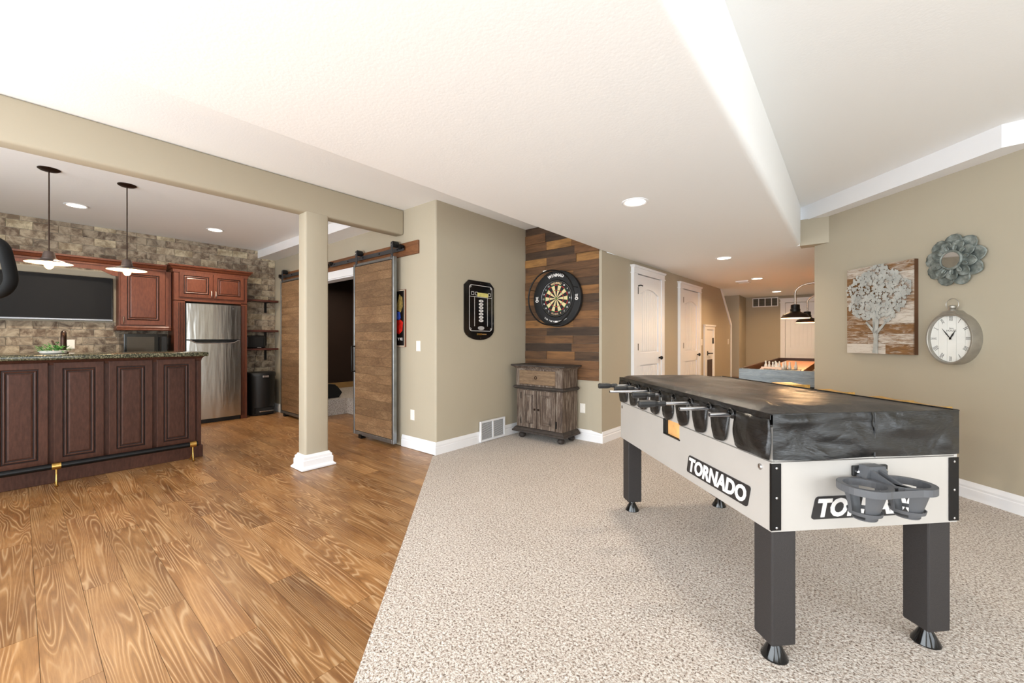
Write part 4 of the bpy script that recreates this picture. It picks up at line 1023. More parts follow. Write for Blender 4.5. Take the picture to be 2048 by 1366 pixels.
for s_, t_ in ((.19, .10), (.89, .10), (.19, .815), (.89, .815)): line(b, [(s_ - .03, t_), (s_, t_ - .022), (s_ + .03, t_), (s_, t_ + .022)], .003, close=True)
for s_ in (.265, .395, .835): line(b, [(s_ - .04, .19), (s_ + .04, .19), (s_ + .04, .24), (s_ - .04, .24)], .004, close=True)
obj('printed_border', b, 'logo_white', sb)
def oval(b, s_, t_, ru, rv, w0=.014, w1=.0152, n=20):
    b.prism([(su(s_) + ru * math.cos(6.2832 * i / n), sv(t_) + rv * math.sin(6.2832 * i / n)) for i in range(n)], fs_, w0, w1)
for i, tx in enumerate(('20', '19', '18', '17', '16', '15', 'BULL')):
    t_ = .335 + i * .0555; b = B(); oval(b, .545, t_, .038, .0165); nb = obj('number_badge', b, 'logo_white', sb)
    obj('lettering', text_b(tx, fs_, .03 if i < 6 else .042, .018 if i < 6 else .012, .0006, bold=.02, cx=su(.545), cy=sv(t_), w0=.0152), 'logo_black', nb)
b = B(); oval(b, .545, .795, .055, .023); obj('maker_badge', b, plain('silver_badge', '#c8c6c4', .35, .3, vary=.05), sb)
obj('top_plate', B().mbox(fs_, su(.42), su(.78), sv(.262), sv(.195), .014, .018), plain('pale_gold_plate', '#d9cf7c', .4, vary=.1, vscale=30), sb)
obj('chalk_holder', B().mbox(fs_, su(.42), su(.55), sv(.915), sv(.885), .014, .024), 'brass', sb)
obj('chalk_stub', B().mbox(fs_, su(.55), su(.72), sv(.912), sv(.892), .014, .02), plain('cork', '#8c6a3c', .7, vary=.1), sb)
for t_ in (.03, .965): b = B(); oval(b, .53, t_, .005, .005, .014, .017, 10); obj('screw', b, 'chrome', sb)

DCX, DCZ = -2.835, 1.735
fd = plane_y(YD)
dl = lambda x, y_, z_: fd(DCX + x, DCZ + y_, z_)
db = thing('dartboard', 'round dartboard in a black surround on the plank wall', 'dartboard', (DCX, YD - .05, DCZ))
W0 = .026
obj('surround', B().lathe([(.236, W0), (.352, W0), (.356, W0 + .012), (.352, W0 + .046), (.345, W0 + .05), (.238, W0 + .05), (.234, W0 + .046), (.236, W0)], n=56, fn=dl), plain('black_foam', '#1a1a1b', .7, bump=(200, .2)), db, smooth=True)
WF = W0 + .044
obj('board_core', B().lathe([(.0005, W0), (.2275, W0), (.2275, WF), (.0005, WF)], n=48, fn=dl), 'black', db, smooth=30)
def sector(b, a0, a1, r0, r1, w_=WF, n=3):
    pts = [(r1 * math.cos(R(a0 + (a1 - a0) * i / n)), r1 * math.sin(R(a0 + (a1 - a0) * i / n))) for i in range(n + 1)] + [(r0 * math.cos(R(a1 + (a0 - a1) * i / n)), r0 * math.sin(R(a1 + (a0 - a1) * i / n))) for i in range(n + 1)]
    b.prism(pts, lambda u, v, w: dl(u, v, w), w_, w_ + .0012)
segs = {'black_bed': B(), 'cream_bed': B(), 'red_bed': B(), 'green_bed': B()}
for i in range(20):
    a0 = 90 - 9 - 18 * i - 0; a1 = a0 + 18
    big = 'black_bed' if i % 2 == 0 else 'cream_bed'; sm = 'red_bed' if i % 2 == 0 else 'green_bed'
    sector(segs[big], a0, a1, .016, .099); sector(segs[big], a0, a1, .107, .162); sector(segs[sm], a0, a1, .099, .107); sector(segs[sm], a0, a1, .162, .170)
for i in range(20): sector(segs['green_bed'], 18 * i, 18 * i + 18, .0064, .016)
segs['red_bed'].prism([(.0064 * math.cos(.5236 * i), .0064 * math.sin(.5236 * i)) for i in range(12)], lambda u, v, w: dl(u, v, w), WF, WF + .0012)
cols = {'black_bed': '#141210', 'cream_bed': '#dcc795', 'red_bed': '#b3141c', 'green_bed': '#1f7a3a'}
for k_, b in segs.items(): obj(k_, b, plain('dart_' + k_, cols[k_], .7, vary=.06, vscale=40), db)['kind'] = 'stuff'   # beds a few pixels wide
obj('wire_ring', B().tube([dl(.224 * math.cos(6.2832 * i / 48), .224 * math.sin(6.2832 * i / 48), WF + .003) for i in range(48)], .0026, 6, closed=True), 'chrome', db)
def arc_text(b, txt, rad, ht, mid, step, w0, bold=.02, flip=False, sx=1.0):
    n = len(txt)
    for i, c_ in enumerate(txt):
        if c_ == ' ': continue
        a = mid + (i - (n - 1) / 2) * step * (1 if flip else -1)
        ca, sa = math.cos(R(a)), math.sin(R(a)); up = -1 if flip else 1
        f_ = lambda u, v, w, ca=ca, sa=sa, up=up: dl((rad + up * v) * ca + up * u * sa, (rad + up * v) * sa - up * u * ca, w)
        text_b(c_, f_, None, ht, .0012, bold=bold, b=b, w0=w0)
    return b
b = B()
for i, nn in enumerate((20, 1, 18, 4, 13, 6, 10, 15, 2, 17, 3, 19, 7, 16, 8, 11, 14, 9, 12, 5)):
    if i in (0, 10, 19, 1, 9, 11): continue
    a = 90 - 18 * i; f_ = lambda u, v, w, a=a: dl(.196 * math.cos(R(a)) + u, .196 * math.sin(R(a)) + v, w)
    text_b(str(nn), f_, None, .021, .0012, bold=.01, b=b, w0=WF)
obj('numbers', b, 'logo_white', db)
obj('maker_name', arc_text(B(), 'WINMAU', .192, .028, 90, 7.4, WF, .03), plain('pale_print', '#e8c79a', .5), db)
obj('model_name', arc_text(B(), 'BLADE 5', .194, .022, 270, 6.4, WF, .02, True), plain('pale_print_2', '#d9b58e', .5), db)
obj('surround_name', arc_text(B(), 'WINMAU', .292, .040, 90, 7.6, W0 + .05, .05), 'logo_white', db)
obj('surround_slogan', arc_text(B(), 'The Fury - Outdoor', .292, .020, 268, 3.9, W0 + .05, .012, True), 'logo_white', db)
for sgn in (-1, 1):   # white emblem on each side of the surround
    b = B(); cx_, cz_ = sgn * .294, .0
    n = 16
    for i in range(n):
        a0, a1 = 6.2832 * i / n, 6.2832 * (i + 1) / n
        b.prism([(cx_ + .024 * math.cos(a0), cz_ - .018 + .018 * math.sin(a0)), (cx_ + .024 * math.cos(a1), cz_ - .018 + .018 * math.sin(a1)), (cx_ + .013 * math.cos(a1), cz_ - .018 + .008 * math.sin(a1)), (cx_ + .013 * math.cos(a0), cz_ - .018 + .008 * math.sin(a0))], lambda u, v, w: dl(u, v, w), W0 + .05, W0 + .0512)
    for k_ in (-1, 0, 1): b.prism([(cx_ + k_ * .01 - .003, cz_ + .002), (cx_ + k_ * .01 + .003, cz_ + .002), (cx_ + k_ * .016 + .004, cz_ + .036), (cx_ + k_ * .016 - .003, cz_ + .036)], lambda u, v, w: dl(u, v, w), W0 + .05, W0 + .0512)
    obj('emblem', b, 'logo_white', db)
hp = thing('dartboard_light_hoop', 'thin black light hoop held out in front of the dartboard', 'light hoop', (DCX, YD - .2, DCZ))
obj('hoop', B().tube([dl(.335 * math.cos(6.2832 * i / 64), .335 * math.sin(6.2832 * i / 64), .205) for i in range(64)], .0095, 8, closed=True), 'black_metal', hp, smooth=True)
for a in (100, 160, 280, 20):
    ca, sa = math.cos(R(a)), math.sin(R(a))
    obj('arm', B().tube([dl(.335 * ca, .335 * sa, .2), dl(.335 * ca, .335 * sa, .12), dl(.333 * ca, .333 * sa, W0 + .0515)], .004, 6), 'black_metal', hp)
obj('clip', B().mbox(lambda u, v, w: dl(u, v, w), -.105, -.055, .325, .34, .19, .212), 'plastic_white', hp)
# distressed cabinet
cabt = thing('distressed_cabinet', 'distressed grey brown cabinet with one drawer and two doors under the dartboard', 'cabinet', (-2.885, 4.17, 0))
CX0, CX1, CY0, CY1 = -3.222, -2.548, 3.992, 4.32
obj('lower_case', B().box(CX0, CX1, CY0, CY1, .125, .615), 'distressed', cabt)
obj('upper_case', B().box(CX0 - .005, CX1 + .005, CY0 - .006, CY1, .64, .872), 'distressed', cabt)
ccw = [(CX0, CY1), (CX0, CY0), (CX1, CY0), (CX1, CY1)]
obj('top_board', B().box(CX0 - .062, CX1 + .055, CY0 - .05, CY1 + .018, .892, .912, bev=.005), 'distress_dark', cabt)
b = B(); b.sweep(ccw, [(0, .858), (.01, .86), (.018, .872), (.036, .884), (.044, .892), (0, .892)]); obj('top_moulding', b, 'distressed', cabt)
b = B(); b.sweep(ccw, [(0, .606), (.012, .608), (.03, .622), (.036, .63), (.03, .642), (.014, .652), (0, .652)]); obj('waist_moulding', b, 'distress_dark', cabt)
b = B(); b.sweep(ccw, [(0, .14), (.01, .138), (.026, .122), (.034, .108), (.046, .1), (.046, .082), (.03, .076), (0, .076)]); obj('base_moulding', b, 'distress_dark', cabt)
obj('bottom_board', B().box(CX0 - .02, CX1 + .02, CY0 - .02, CY1, .078, .125), 'distress_dark', cabt)
fc_ = plane_y(CY0 - .006)
dw = obj('drawer', B().rings(rect_loops(fc_, CX0 + .052, CX1 - .095, .672, .842, [(0, 0), (0, .008), (.006, .012)]), True, True), 'distress_warm', cabt)
def knob(u, v, fn, parent, r_=.013, mat='bronze'):
    obj('knob', B().lathe([(.006, 0), (.006, .012), (r_, .016), (r_ * 1.05, .022), (r_ * .5, .03)], n=14, fn=lambda x, y_, z_: fn(u + x, v + y_, z_ + .01)), mat, parent, smooth=True)
obj('ring_pull', B().tube([fc_(-2.915 + .016 * math.cos(6.2832 * i / 18), .757 + .016 * math.sin(6.2832 * i / 18), .018) for i in range(18)], .004, 6, closed=True), 'bronze', dw)
fc2 = plane_y(CY0)
for (u0, u1, ku) in ((CX0 + .085, -2.905, -2.928), (-2.897, CX1 - .09, -2.872)):
    b = B(); b.rings(rect_loops(fc2, u0, u1, .145, .6, [(0, 0), (0, .018), (.003, .02), (.05, .02), (.054, .004)]), True, False); d = obj('door', b, 'distressed', cabt)
    b = B(); b.rings(rect_loops(fc2, u0, u1, .145, .6, [(.054, .004), (.062, .004), (.085, .013)]), False, True); obj('panel', b, 'distressed', d)
    knob(ku, .375, fc2, d)
for (u, v) in ((CX0 + .078, .53), (CX0 + .078, .22), (CX1 - .083, .22)): obj('hinge', B().mbox(fc2, u - .005, u + .005, v - .04, v + .04, 0, .017), 'black_metal', cabt)
for (fx_, fy_) in ((CX0 + .05, CY0 + .045), (CX1 - .05, CY0 + .045), (CX0 + .05, CY1 - .05), (CX1 - .05, CY1 - .05)):
    obj('bun_foot', B().lathe([(.022, .08), (.03, .074), (.03, .064), (.024, .058), (.04, .046), (.045, .03), (.04, .014), (.028, 0)], (fx_, fy_, 0), 18), 'distress_dark', cabt, smooth=True)
outlet('wall_outlet', fd, -2.50, .385, 'white outlet on the tan wall beside the distressed cabinet')
# grilles
def grille(name, fn, u0, u1, v0, v1, cols, nsl, label, vertical=False, dark='#8a8a8a', lm='white_trim'):
    t_ = thing(name, label, 'vent', fn((u0 + u1) / 2, v0, 0))
    f = B(); w_ = .018
    for q in ((u0, u1, v0, v0 + w_), (u0, u1, v1 - w_, v1), (u0, u0 + w_, v0 + w_, v1 - w_), (u1 - w_, u1, v0 + w_, v1 - w_)): f.mbox(fn, *q, 0.0, .02)
    for i in range(1, cols): uu = u0 + (u1 - u0) * i / cols; f.mbox(fn, uu - .008, uu + .008, v0 + w_, v1 - w_, 0, .019)
    obj('frame', f, 'white_trim', t_)
    obj('duct_back', B().mbox(fn, u0 + w_, u1 - w_, v0 + w_, v1 - w_, 0, .003), plain('duct_' + name, dark, .7), t_)
    s_ = B(); h = (v1 - v0 - 2 * w_) / nsl
    for i in range(nsl):
        a = v0 + w_ + h * i
        s_.prism([(a + h * .1, .004), (a + h * .35, .004), (a + h * .85, .016), (a + h * .6, .016)], lambda u, w, k_: fn(k_, u, w), u0 + w_, u1 - w_)
    so2 = obj('louvers', s_, lm, t_); so2['kind'] = 'stuff'
    return t_
grille('return_air_grille', px(XS + .015), 3.456, 3.897, .012, .252, 2, 16, 'white wall grille low on the tan wall under the scoreboard')
grille('far_wall_grille', plane_y(11.6), -1.854, -1.316, 2.017, 2.235, 4, 7, 'white four section grille high on the far tan wall', dark='#3c3a34', lm=plain('grey_louver', '#6f6c62', .6, vary=.05))  # shade of the grille openings put into grey louver and dark back colours
grille('ceiling_vent', lambda u, v, w: Vector((u, v, ZS - w)), -1.57, -1.37, 8.15, 8.40, 1, 8, 'flat white vent in the corridor ceiling beside a recessed light')
outlet('light_switch', plane_c, 3.62, 1.17, 'white switch beside the half height door', wd=.11, kind='switch')
outlet('light_switch', plane_c, 5.42, 1.174, 'white switch at the stair end of the corridor wall', kind='switch')

# ------------------------------------------------------------------ angled wall decor
def whitewash():
    t = NT('whitewashed_slat'); r = t.rand(); co = t.offset(t.coord(), r)
    v = t.mapping(co, (5, 5, 26)); n = t.noise(v, 1.6, 7, .75, .6); f = t.noise(t.mapping(co, (8, 8, 90)), 2, 3)
    base = t.ramp(f, [(.3, '#65472b'), (.7, '#8f663b')])
    thr = t.math('ADD', n, t.math('MULTIPLY', t.math('SUBTRACT', r, .5), .34))
    t.color(t.mix(t.ramp(thr, [(.42, (0, 0, 0, 1)), (.66, (.85, .85, .85, 1))]), base, '#d6cec2')); t.set('Roughness', .7); t.bump(n, .3, .003); return t.m
M['whitewash'] = whitewash()
PU0, PU1, PV0, PV1, PD = -3.767, -3.148, 1.087, 1.912, .05
pa = thing('tree_wall_art', 'whitewashed plank wall art with a metal tree on the angled wall', 'wall art', plane_d((PU0 + PU1) / 2, PV0, 0))
obj('backing', B().mbox(plane_d, PU0, PU1, PV0, PV1, 0, PD - .012), plain('art_edge_wood', '#5a3a22', .6, vary=.15), pa)
hh = (PV1 - PV0) / 9
for i in range(9):
    cut = [0] + ([.62], [.35], [], [.5], [.3, .64], [.64], [.62], [.3], [.6])[i] + [1]
    for a, c in zip(cut, cut[1:]):
        ua, ub = PU0 + (PU1 - PU0) * a, PU0 + (PU1 - PU0) * c
        cu, cvv = (ua + ub) / 2, PV0 + hh * (i + .5); ctr = plane_d(cu, cvv, PD - .006)
        b = B().mbox(lambda u, v, w: plane_d(cu + u, cvv + v, PD - .006 + w) - ctr, -(ub - ua) / 2 + .0006, (ub - ua) / 2 - .0006, -hh / 2 + .0006, hh / 2 - .0006, -.006, .005 + rnd.uniform(0, .002))
        o = obj('slat', b, 'whitewash', pa, world=False); o.location = ctr - pa.location
tm_ = plain('galvanised_tree', '#b4b5b0', .5, .2, vary=.22, vscale=9)
tb = B(); tw0 = PD + .008
cu0 = -3.468
def strip(b, pts, w0=tw0, th=.004):
    L0, R0 = [], []
    for i, (u, v, hw_) in enumerate(pts):
        p = Vector((u, v)); d = Vector((pts[min(i + 1, len(pts) - 1)][0] - pts[max(i - 1, 0)][0], pts[min(i + 1, len(pts) - 1)][1] - pts[max(i - 1, 0)][1])).normalized(); n = Vector((-d.y, d.x))
        L0.append(p + n * hw_); R0.append(p - n * hw_)
    poly = [(q.x, q.y) for q in L0] + [(q.x, q.y) for q in R0[::-1]]
    b.prism(poly, plane_d, w0, w0 + th)
strip(tb, [(cu0 - .005, PV0 + .004, .026), (cu0, PV0 + .05, .02), (cu0 + .004, PV0 + .15, .018), (cu0, PV0 + .215, .026), (cu0 + .01, PV0 + .3, .02), (cu0 + .02, PV0 + .42, .01)])
strip(tb, [(cu0, PV0 + .19, .014), (cu0 - .045, PV0 + .245, .011), (cu0 - .09, PV0 + .3, .007)]); strip(tb, [(cu0 + .005, PV0 + .19, .014), (cu0 + .06, PV0 + .25, .011), (cu0 + .12, PV0 + .32, .006)]); strip(tb, [(cu0 - .01, PV0 + .22, .01), (cu0 - .02, PV0 + .34, .008)])
obj('tree_trunk', tb, tm_, pa)
cb_ = B(); r3 = random.Random(11)
cc = (-3.458, 1.645)
leaves = []
for i in range(900):
    a = r3.uniform(0, 6.2832); rr = math.sqrt(r3.uniform(0, 1)); lob = 1 + .07 * math.sin(5 * a + 1) + .05 * math.sin(9 * a)
    u, v = cc[0] + .292 * rr * lob * math.cos(a), cc[1] + .25 * rr * lob * math.sin(a)
    if v < 1.47 and abs(u - cc[0]) > .23: continue
    leaves.append((u, v))
for (u, v) in leaves[:560]:
    sz = r3.uniform(.013, .026); a0 = r3.uniform(0, 6.28); n = 9; w0 = tw0 + .004 + r3.uniform(0, .004)
    pts = [(u + sz * (1 if k_ % 2 else .55) * math.cos(a0 + 6.2832 * k_ / n), v + sz * (1 if k_ % 2 else .55) * math.sin(a0 + 6.2832 * k_ / n)) for k_ in range(n)]
    pts = [(min(max(p[0], PU0 - .004), PU1 - .004), min(p[1], PV1 + .002)) for p in pts]
    cb_.prism(pts, plane_d, w0, w0 + .002)
co_ = obj('tree_canopy', cb_, tm_, pa); co_['kind'] = 'stuff'
# petal mirror
MU, MV = -2.869, 1.845
mr = thing('petal_mirror', 'grey green layered petal mirror high on the angled wall', 'mirror', plane_d(MU, MV - .2, 0))
def petal_mat():
    t = NT('verdigris_petal'); co = t.coord(); n = t.noise(co, 16, 5, .7)
    t.color(t.ramp(n, [(.3, '#4d5450'), (.5, '#757c77'), (.7, '#a3a8a2')])); t.set('Roughness', .5); t.set('Metallic', .3); t.bump(t.noise(co, 60, 4), .3, .003); return t.m
pm = petal_mat(); vein = plain('petal_vein', '#b9bdb6', .5, .3)
def petal(a, r0, r1, hw_, w0, curl, nm='petal'):
    b = B(); nu, nv = 6, 8; rows_ = []; ca, sa = math.cos(a), math.sin(a)
    def pt(s_, t_):
        r_ = r0 + (r1 - r0) * t_; wd = hw_ * max(.16, math.sqrt(max(0, 1 - ((t_ - .56) / (.46 if t_ > .56 else .66)) ** 2)))
        q_ = s_ * wd; z_ = w0 + curl * math.sin(math.pi * t_ * .8) + .010 * (s_ * s_)
        return plane_d(MU + r_ * ca - q_ * sa, MV + r_ * sa + q_ * ca, z_)
    for j in range(nv + 1): rows_.append([b.m.verts.new(pt(-1 + 2 * i / nu, j / nv)) for i in range(nu + 1)])
    for j in range(nv):
        for i in range(nu): b.m.faces.new((rows_[j][i], rows_[j][i + 1], rows_[j + 1][i + 1], rows_[j + 1][i]))
    o = obj(nm, b, pm, mr, smooth=60); o.modifiers.new('thick', 'SOLIDIFY').thickness = .006
    v_ = B()
    v_.tube([pt(0, t_) + (plane_d(0, 0, 1) - plane_d(0, 0, 0)) * .002 for t_ in (.05, .3, .6, .9)], .0018, 5)
    for t_ in (.25, .45, .65):
        for sg in (-1, 1): v_.tube([pt(0, t_) + (plane_d(0, 0, 1) - plane_d(0, 0, 0)) * .002, pt(sg * .75, min(t_ + .2, .95)) + (plane_d(0, 0, 1) - plane_d(0, 0, 0)) * .003], .0014, 4)
    obj('vein', v_, vein, o)
for i in range(9): petal(6.2832 * (i + .25) / 9, .07, .205, .062, .006, .012)
for i in range(9): petal(6.2832 * (i + .75) / 9, .07, .158, .042, .02, .014)
for i in range(11): petal(6.2832 * (i + .3) / 11, .074, .118, .017, .038, .008)
mf = lambda x, y_, z_: plane_d(MU + x, MV + y_, z_)
obj('rim', B().lathe([(.058, .03), (.078, .03), (.078, .056), (.07, .064), (.061, .06)], n=32, fn=mf, open_=True), pm, mr, smooth=True)
obj('glass', B().lathe([(.0005, .058), (.0615, .058), (.0615, .05)], n=32, fn=mf), plain('mirror_glass', '#e6e8ea', .03, 1.0), mr)
# oval pocket-watch clock
KU, KV, KA, KB, KD = -2.862, 1.228, .160, .205, .09
ck_ = thing('wall_clock', 'silver oval pocket watch style wall clock with roman numerals', 'clock', plane_d(KU, KV - KB, 0))
kf = lambda x, y_, z_: plane_d(KU + x * KA, KV + y_ * KB, z_)
silver = plain('brushed_silver', '#a8a39a', .38, .75, vary=.12, vscale=14)
obj('case', B().lathe([(1.0, 0), (1.0, KD - .006), (.985, KD), (.93, KD), (.91, KD - .004), (.90, KD - .03), (.0005, KD - .03)], n=56, fn=kf), silver, ck_, smooth=30)
fb = B()
fcw = plain('white_clock_face', '#e9e9e4', .6, vary=.03, vscale=12)
def chord(u): return .895 * KB * math.sqrt(max(0, 1 - (u / (KA * .895)) ** 2))
bounds = [-.143, -.083, -.025, .036, .095, .143]
for u0, u1 in zip(bounds, bounds[1:]):
    us = [u0 + .0008 + (u1 - u0 - .0016) * i / 6 for i in range(7)]
    pts = [(KU + u, KV + chord(u)) for u in us] + [(KU + u, KV - chord(u)) for u in us[::-1]]
    obj('face_board', B().prism(pts, plane_d, KD - .03, KD - .027), fcw, ck_)
obj('face_gap', B().lathe([(.885, KD - .03), (.885, KD - .0295), (.0005, KD - .0295)], n=40, fn=kf), plain('face_gap_grey', '#8c8c88', .7), ck_)
for i, tx in enumerate(('XII', 'I', 'II', 'III', 'IIII', 'V', 'VI', 'VII', 'VIII', 'IX', 'X', 'XI')):
    a = R(90 - 30 * i); ca, sa = math.cos(a), math.sin(a); ru, rv = .118, .158
    cuu, cvv = KU + ru * ca, KV + rv * sa
    up = Vector((ca, sa)).normalized(); rt = Vector((up.y, -up.x))
    f_ = lambda u, v, w, up=up, rt=rt, cuu=cuu, cvv=cvv: plane_d(cuu + rt.x * u + up.x * v, cvv + rt.y * u + up.y * v, w)
    obj('numeral', text_b(tx, f_, .003 if tx == 'I' else .007 * len(tx) + .003 * sum(c_ in 'XV' for c_ in tx), .04, .0006, w0=KD - .027, bold=-.004), 'logo_black', ck_)
obj('face_lettering', text_b('HOUSE', plane_d, .066, .014, .0005, cx=KU + .004, cy=KV + .062, w0=KD - .027, b=text_b('Farm', plane_d, .028, .012, .0005, shear=.25, cx=KU + .004, cy=KV + .08, w0=KD - .027)), 'logo_black', ck_)
def hand(du, dv, wd, nm):
    b = B(); d = Vector((du, dv)); L_ = d.length; d.normalize(); n = Vector((-d.y, d.x))
    pts = [-d * .012 + n * wd * .4, d * L_ * .45 + n * wd, d * L_, d * L_ * .45 - n * wd, -d * .012 - n * wd * .4]
    b.prism([(KU + p.x, KV + p.y) for p in pts], plane_d, KD - .022, KD - .0205); obj(nm, b, 'logo_black', ck_)
hand(-.058, .082, .004, 'minute_hand'); hand(.034, .062, .006, 'hour_hand')
obj('hand_pin', B().lathe([(.006, KD - .024), (.006, KD - .018)], n=12, fn=lambda x, y_, z_: plane_d(KU + x, KV + y_, z_)), 'black_metal', ck_)
b = B(); b.prism([(KU - .075, KV + KB - .03), (KU + .075, KV + KB - .03), (KU + .05, KV + KB - .004), (KU + .035, KV + KB + .012), (KU - .035, KV + KB + .012), (KU - .05, KV + KB - .004)], plane_d, 0, KD - .004); obj('shoulder', b, silver, ck_)
lw = lambda x, y_, z_: plane_d(KU + x, KV + KB + z_, KD * .55 + y_)
obj('crown', B().lathe([(.03, .008), (.03, .014), (.018, .018), (.014, .026), (.02, .03), (.024, .04), (.02, .052), (.006, .058)], n=18, fn=lw), silver, ck_, smooth=True)
obj('ring', B().tube([plane_d(KU + .042 * math.cos(6.2832 * i / 28), KV + KB + .062 + .046 * math.sin(6.2832 * i / 28), KD * .55) for i in range(28)], .0028, 6, closed=True), silver, ck_, smooth=True)

# ------------------------------------------------------------------ stools along the angled wall
sm = wood('honey_stool_wood', [(.25, '#b98a3f'), (.5, '#d3a556'), (.8, '#e5bf74')], (1.5, 8, 8), 6, .4, .1, 1.4, .08)
def make_stool(lab):
    t_ = thing('bar_stool', lab, 'stool', (0, 0, 0), R(-45), group='wooden stools along the angled wall')
    sw, sd, zt = .128, .12, .738
    b = B(); loops = []
    for i in range(9):
        s_ = -1 + i / 4; dip = .010 * (1 - s_ * s_)
        loops.append([Vector((s_ * sw, -sd, zt - .04)), Vector((s_ * sw, sd, zt - .04)), Vector((s_ * sw, sd, zt - dip)), Vector((s_ * sw, -sd, zt - dip))])
    obj('seat', b.rings(loops), sm, t_, world=False)
    for sx in (-1, 1):
        for sy in (-1, 1): obj('leg', B().cyl((sx * .09, sy * .08, .71), (sx * .122, sy * .125, 0), .018, .016, 10), sm, t_, world=False, smooth=True)
    for z_, k_ in ((.22, .112), (.36, .105)):
        for sy in (-1, 1): obj('rung', B().cyl((-k_, sy * k_, z_), (k_, sy * k_, z_), .011, n=8), sm, t_, world=False, smooth=True)
        for sx in (-1, 1): obj('rung', B().cyl((sx * k_, -k_, z_ + .05), (sx * k_, k_, z_ + .05), .011, n=8), sm, t_, world=False, smooth=True)
    return t_
SP = []
for (x, y_) in ((-.325, 5.387), (.038, 4.864), (.392, 4.507), (.569, 4.271)):
    q = .70710678
    # far-right corner of the seat -> centre
    SP.append((x - .128 * q - .12 * q, y_ + .128 * q - .12 * q))
LB = ['honey wood stool nearest the shuffleboard table', 'honey wood stool second from the shuffleboard table', 'honey wood stool second from the near end of the angled wall', 'honey wood stool nearest the viewer along the angled wall']
st0 = make_stool(LB[0]); st0.location = (*SP[0], 0)
for p_, l_ in zip(SP[1:], LB[1:]): dup(st0, (*p_, 0), None, l_)

# ------------------------------------------------------------------ shuffleboard table and far lamps
sh_ = thing('shuffleboard_table', 'long shuffleboard table with weathered blue grey apron beyond the angled wall', 'shuffleboard table', (-.75, 8.2, 0))
bluew = wood('weathered_blue_wood', [(.25, '#74828c'), (.5, '#919ea7'), (.8, '#b4bbc1')], (1.2, 9, 9), 7, .6, .1, 1.6, .2, darkline=.2)
darkw = plain('dark_rim_wood', '#3a1f14', .45, vary=.2, vscale=8); maple = wood('maple_playfield', [(.25, '#b9784a'), (.5, '#cf9160'), (.8, '#e0a877')], (.6, 6, 6), 5, .3, .02, 1.2, .04, axis='Y', darkline=.12)
SX0, SX1, SY0_, SY1_ = -1.155, -.32, 6.22, 10.15
obj('end_apron', B().box(SX0, SX1, SY0_, SY0_ + .04, .63, .828, bev=.004, seg=1), bluew, sh_)
obj('end_apron', B().box(SX0, SX1, SY1_ - .04, SY1_, .63, .84), darkw, sh_)
for xa in (SX0, SX1 - .035): obj('side_apron', B().box(xa, xa + .035, SY0_ + .04, SY1_ - .04, .63, .835), darkw, sh_)
obj('gutter', B().box(SX0 + .035, SX1 - .035, SY0_ + .04, SY1_ - .04, .66, .68), plain('gutter_felt', '#1c1512', .9), sh_)
obj('playfield', B().box(SX0 + .17, SX1 - .17, SY0_ + .1, SY1_ - .16, .68, .792, bev=.003, seg=1), maple, sh_)
for yy in (SY0_ + .35, (SY0_ + SY1_) / 2, SY1_ - .45):
    for xa in (SX0 + .12, SX1 - .24): obj('leg', B().box(xa, xa + .12, yy, yy + .12, 0, .64), plain('black_table_leg', '#191512', .5), sh_)
obj('stretcher', B().box(SX0 + .1, SX1 - .1, SY0_ + .3, SY1_ - .3, .56, .63), plain('black_underframe', '#15110f', .6), sh_)
mat_ = obj('pin_mat', B().box(-1.0, -.52, 6.42, 7.05, .793, .798), 'black'); tag(mat_, 'flat black pin mat on the shuffleboard playfield', 'mat')
pin_me = None
for rI, (yy, xs_) in enumerate(((6.55, (-.76,)), (6.68, (-.82, -.70)), (6.81, (-.88, -.76, -.64)), (6.94, (-.94, -.82, -.70, -.58)))):
    for xi, xx in enumerate(xs_):
        lab = ('white bowling pin at the front of the shuffleboard pin triangle', 'white bowling pin in the second row of the triangle', 'white bowling pin in the third row of the triangle', 'white bowling pin in the back row of the triangle')[rI]
        if len(xs_) > 1: lab += ', ' + (('left', 'right') if len(xs_) == 2 else ('left', 'middle', 'right') if len(xs_) == 3 else ('far left', 'inner left', 'inner right', 'far right'))[xi]
        if pin_me is None:
            o = obj('bowling_pin', B().lathe([(.012, 0), (.017, .006), (.023, .03), (.019, .05), (.0105, .075), (.0095, .085), (.0125, .1), (.009, .111), (.002, .114)], n=14), 'plastic_white', smooth=True); pin_me = o.data
        else: o = bpy.data.objects.new('bowling_pin', pin_me); C.objects.link(o)
        o.location = (xx, yy, .798); tag(o, lab, 'bowling pin', 'pins on the shuffleboard table')
t_ = thing('pin_setter', 'pale wooden pin setting frame among the shuffleboard pins', 'pin setter', (-.80, 6.47, .798))
obj('bar', B().box(-.93, -.70, 6.46, 6.475, .825, .85), plain('pale_wood', '#ecd3bd', .6, vary=.05), t_)
for xx in (-.92, -.715): obj('foot', B().box(xx - .02, xx + .02, 6.45, 6.485, .798, .83), plain('pale_wood_foot', '#ecd3bd', .6), t_)
shade_m = plain('dark_bronze_shade', '#2e211b', .4, .5, vary=.1); arm_m = plain('satin_conduit', '#cfc3b8', .25, .9, vary=.03)
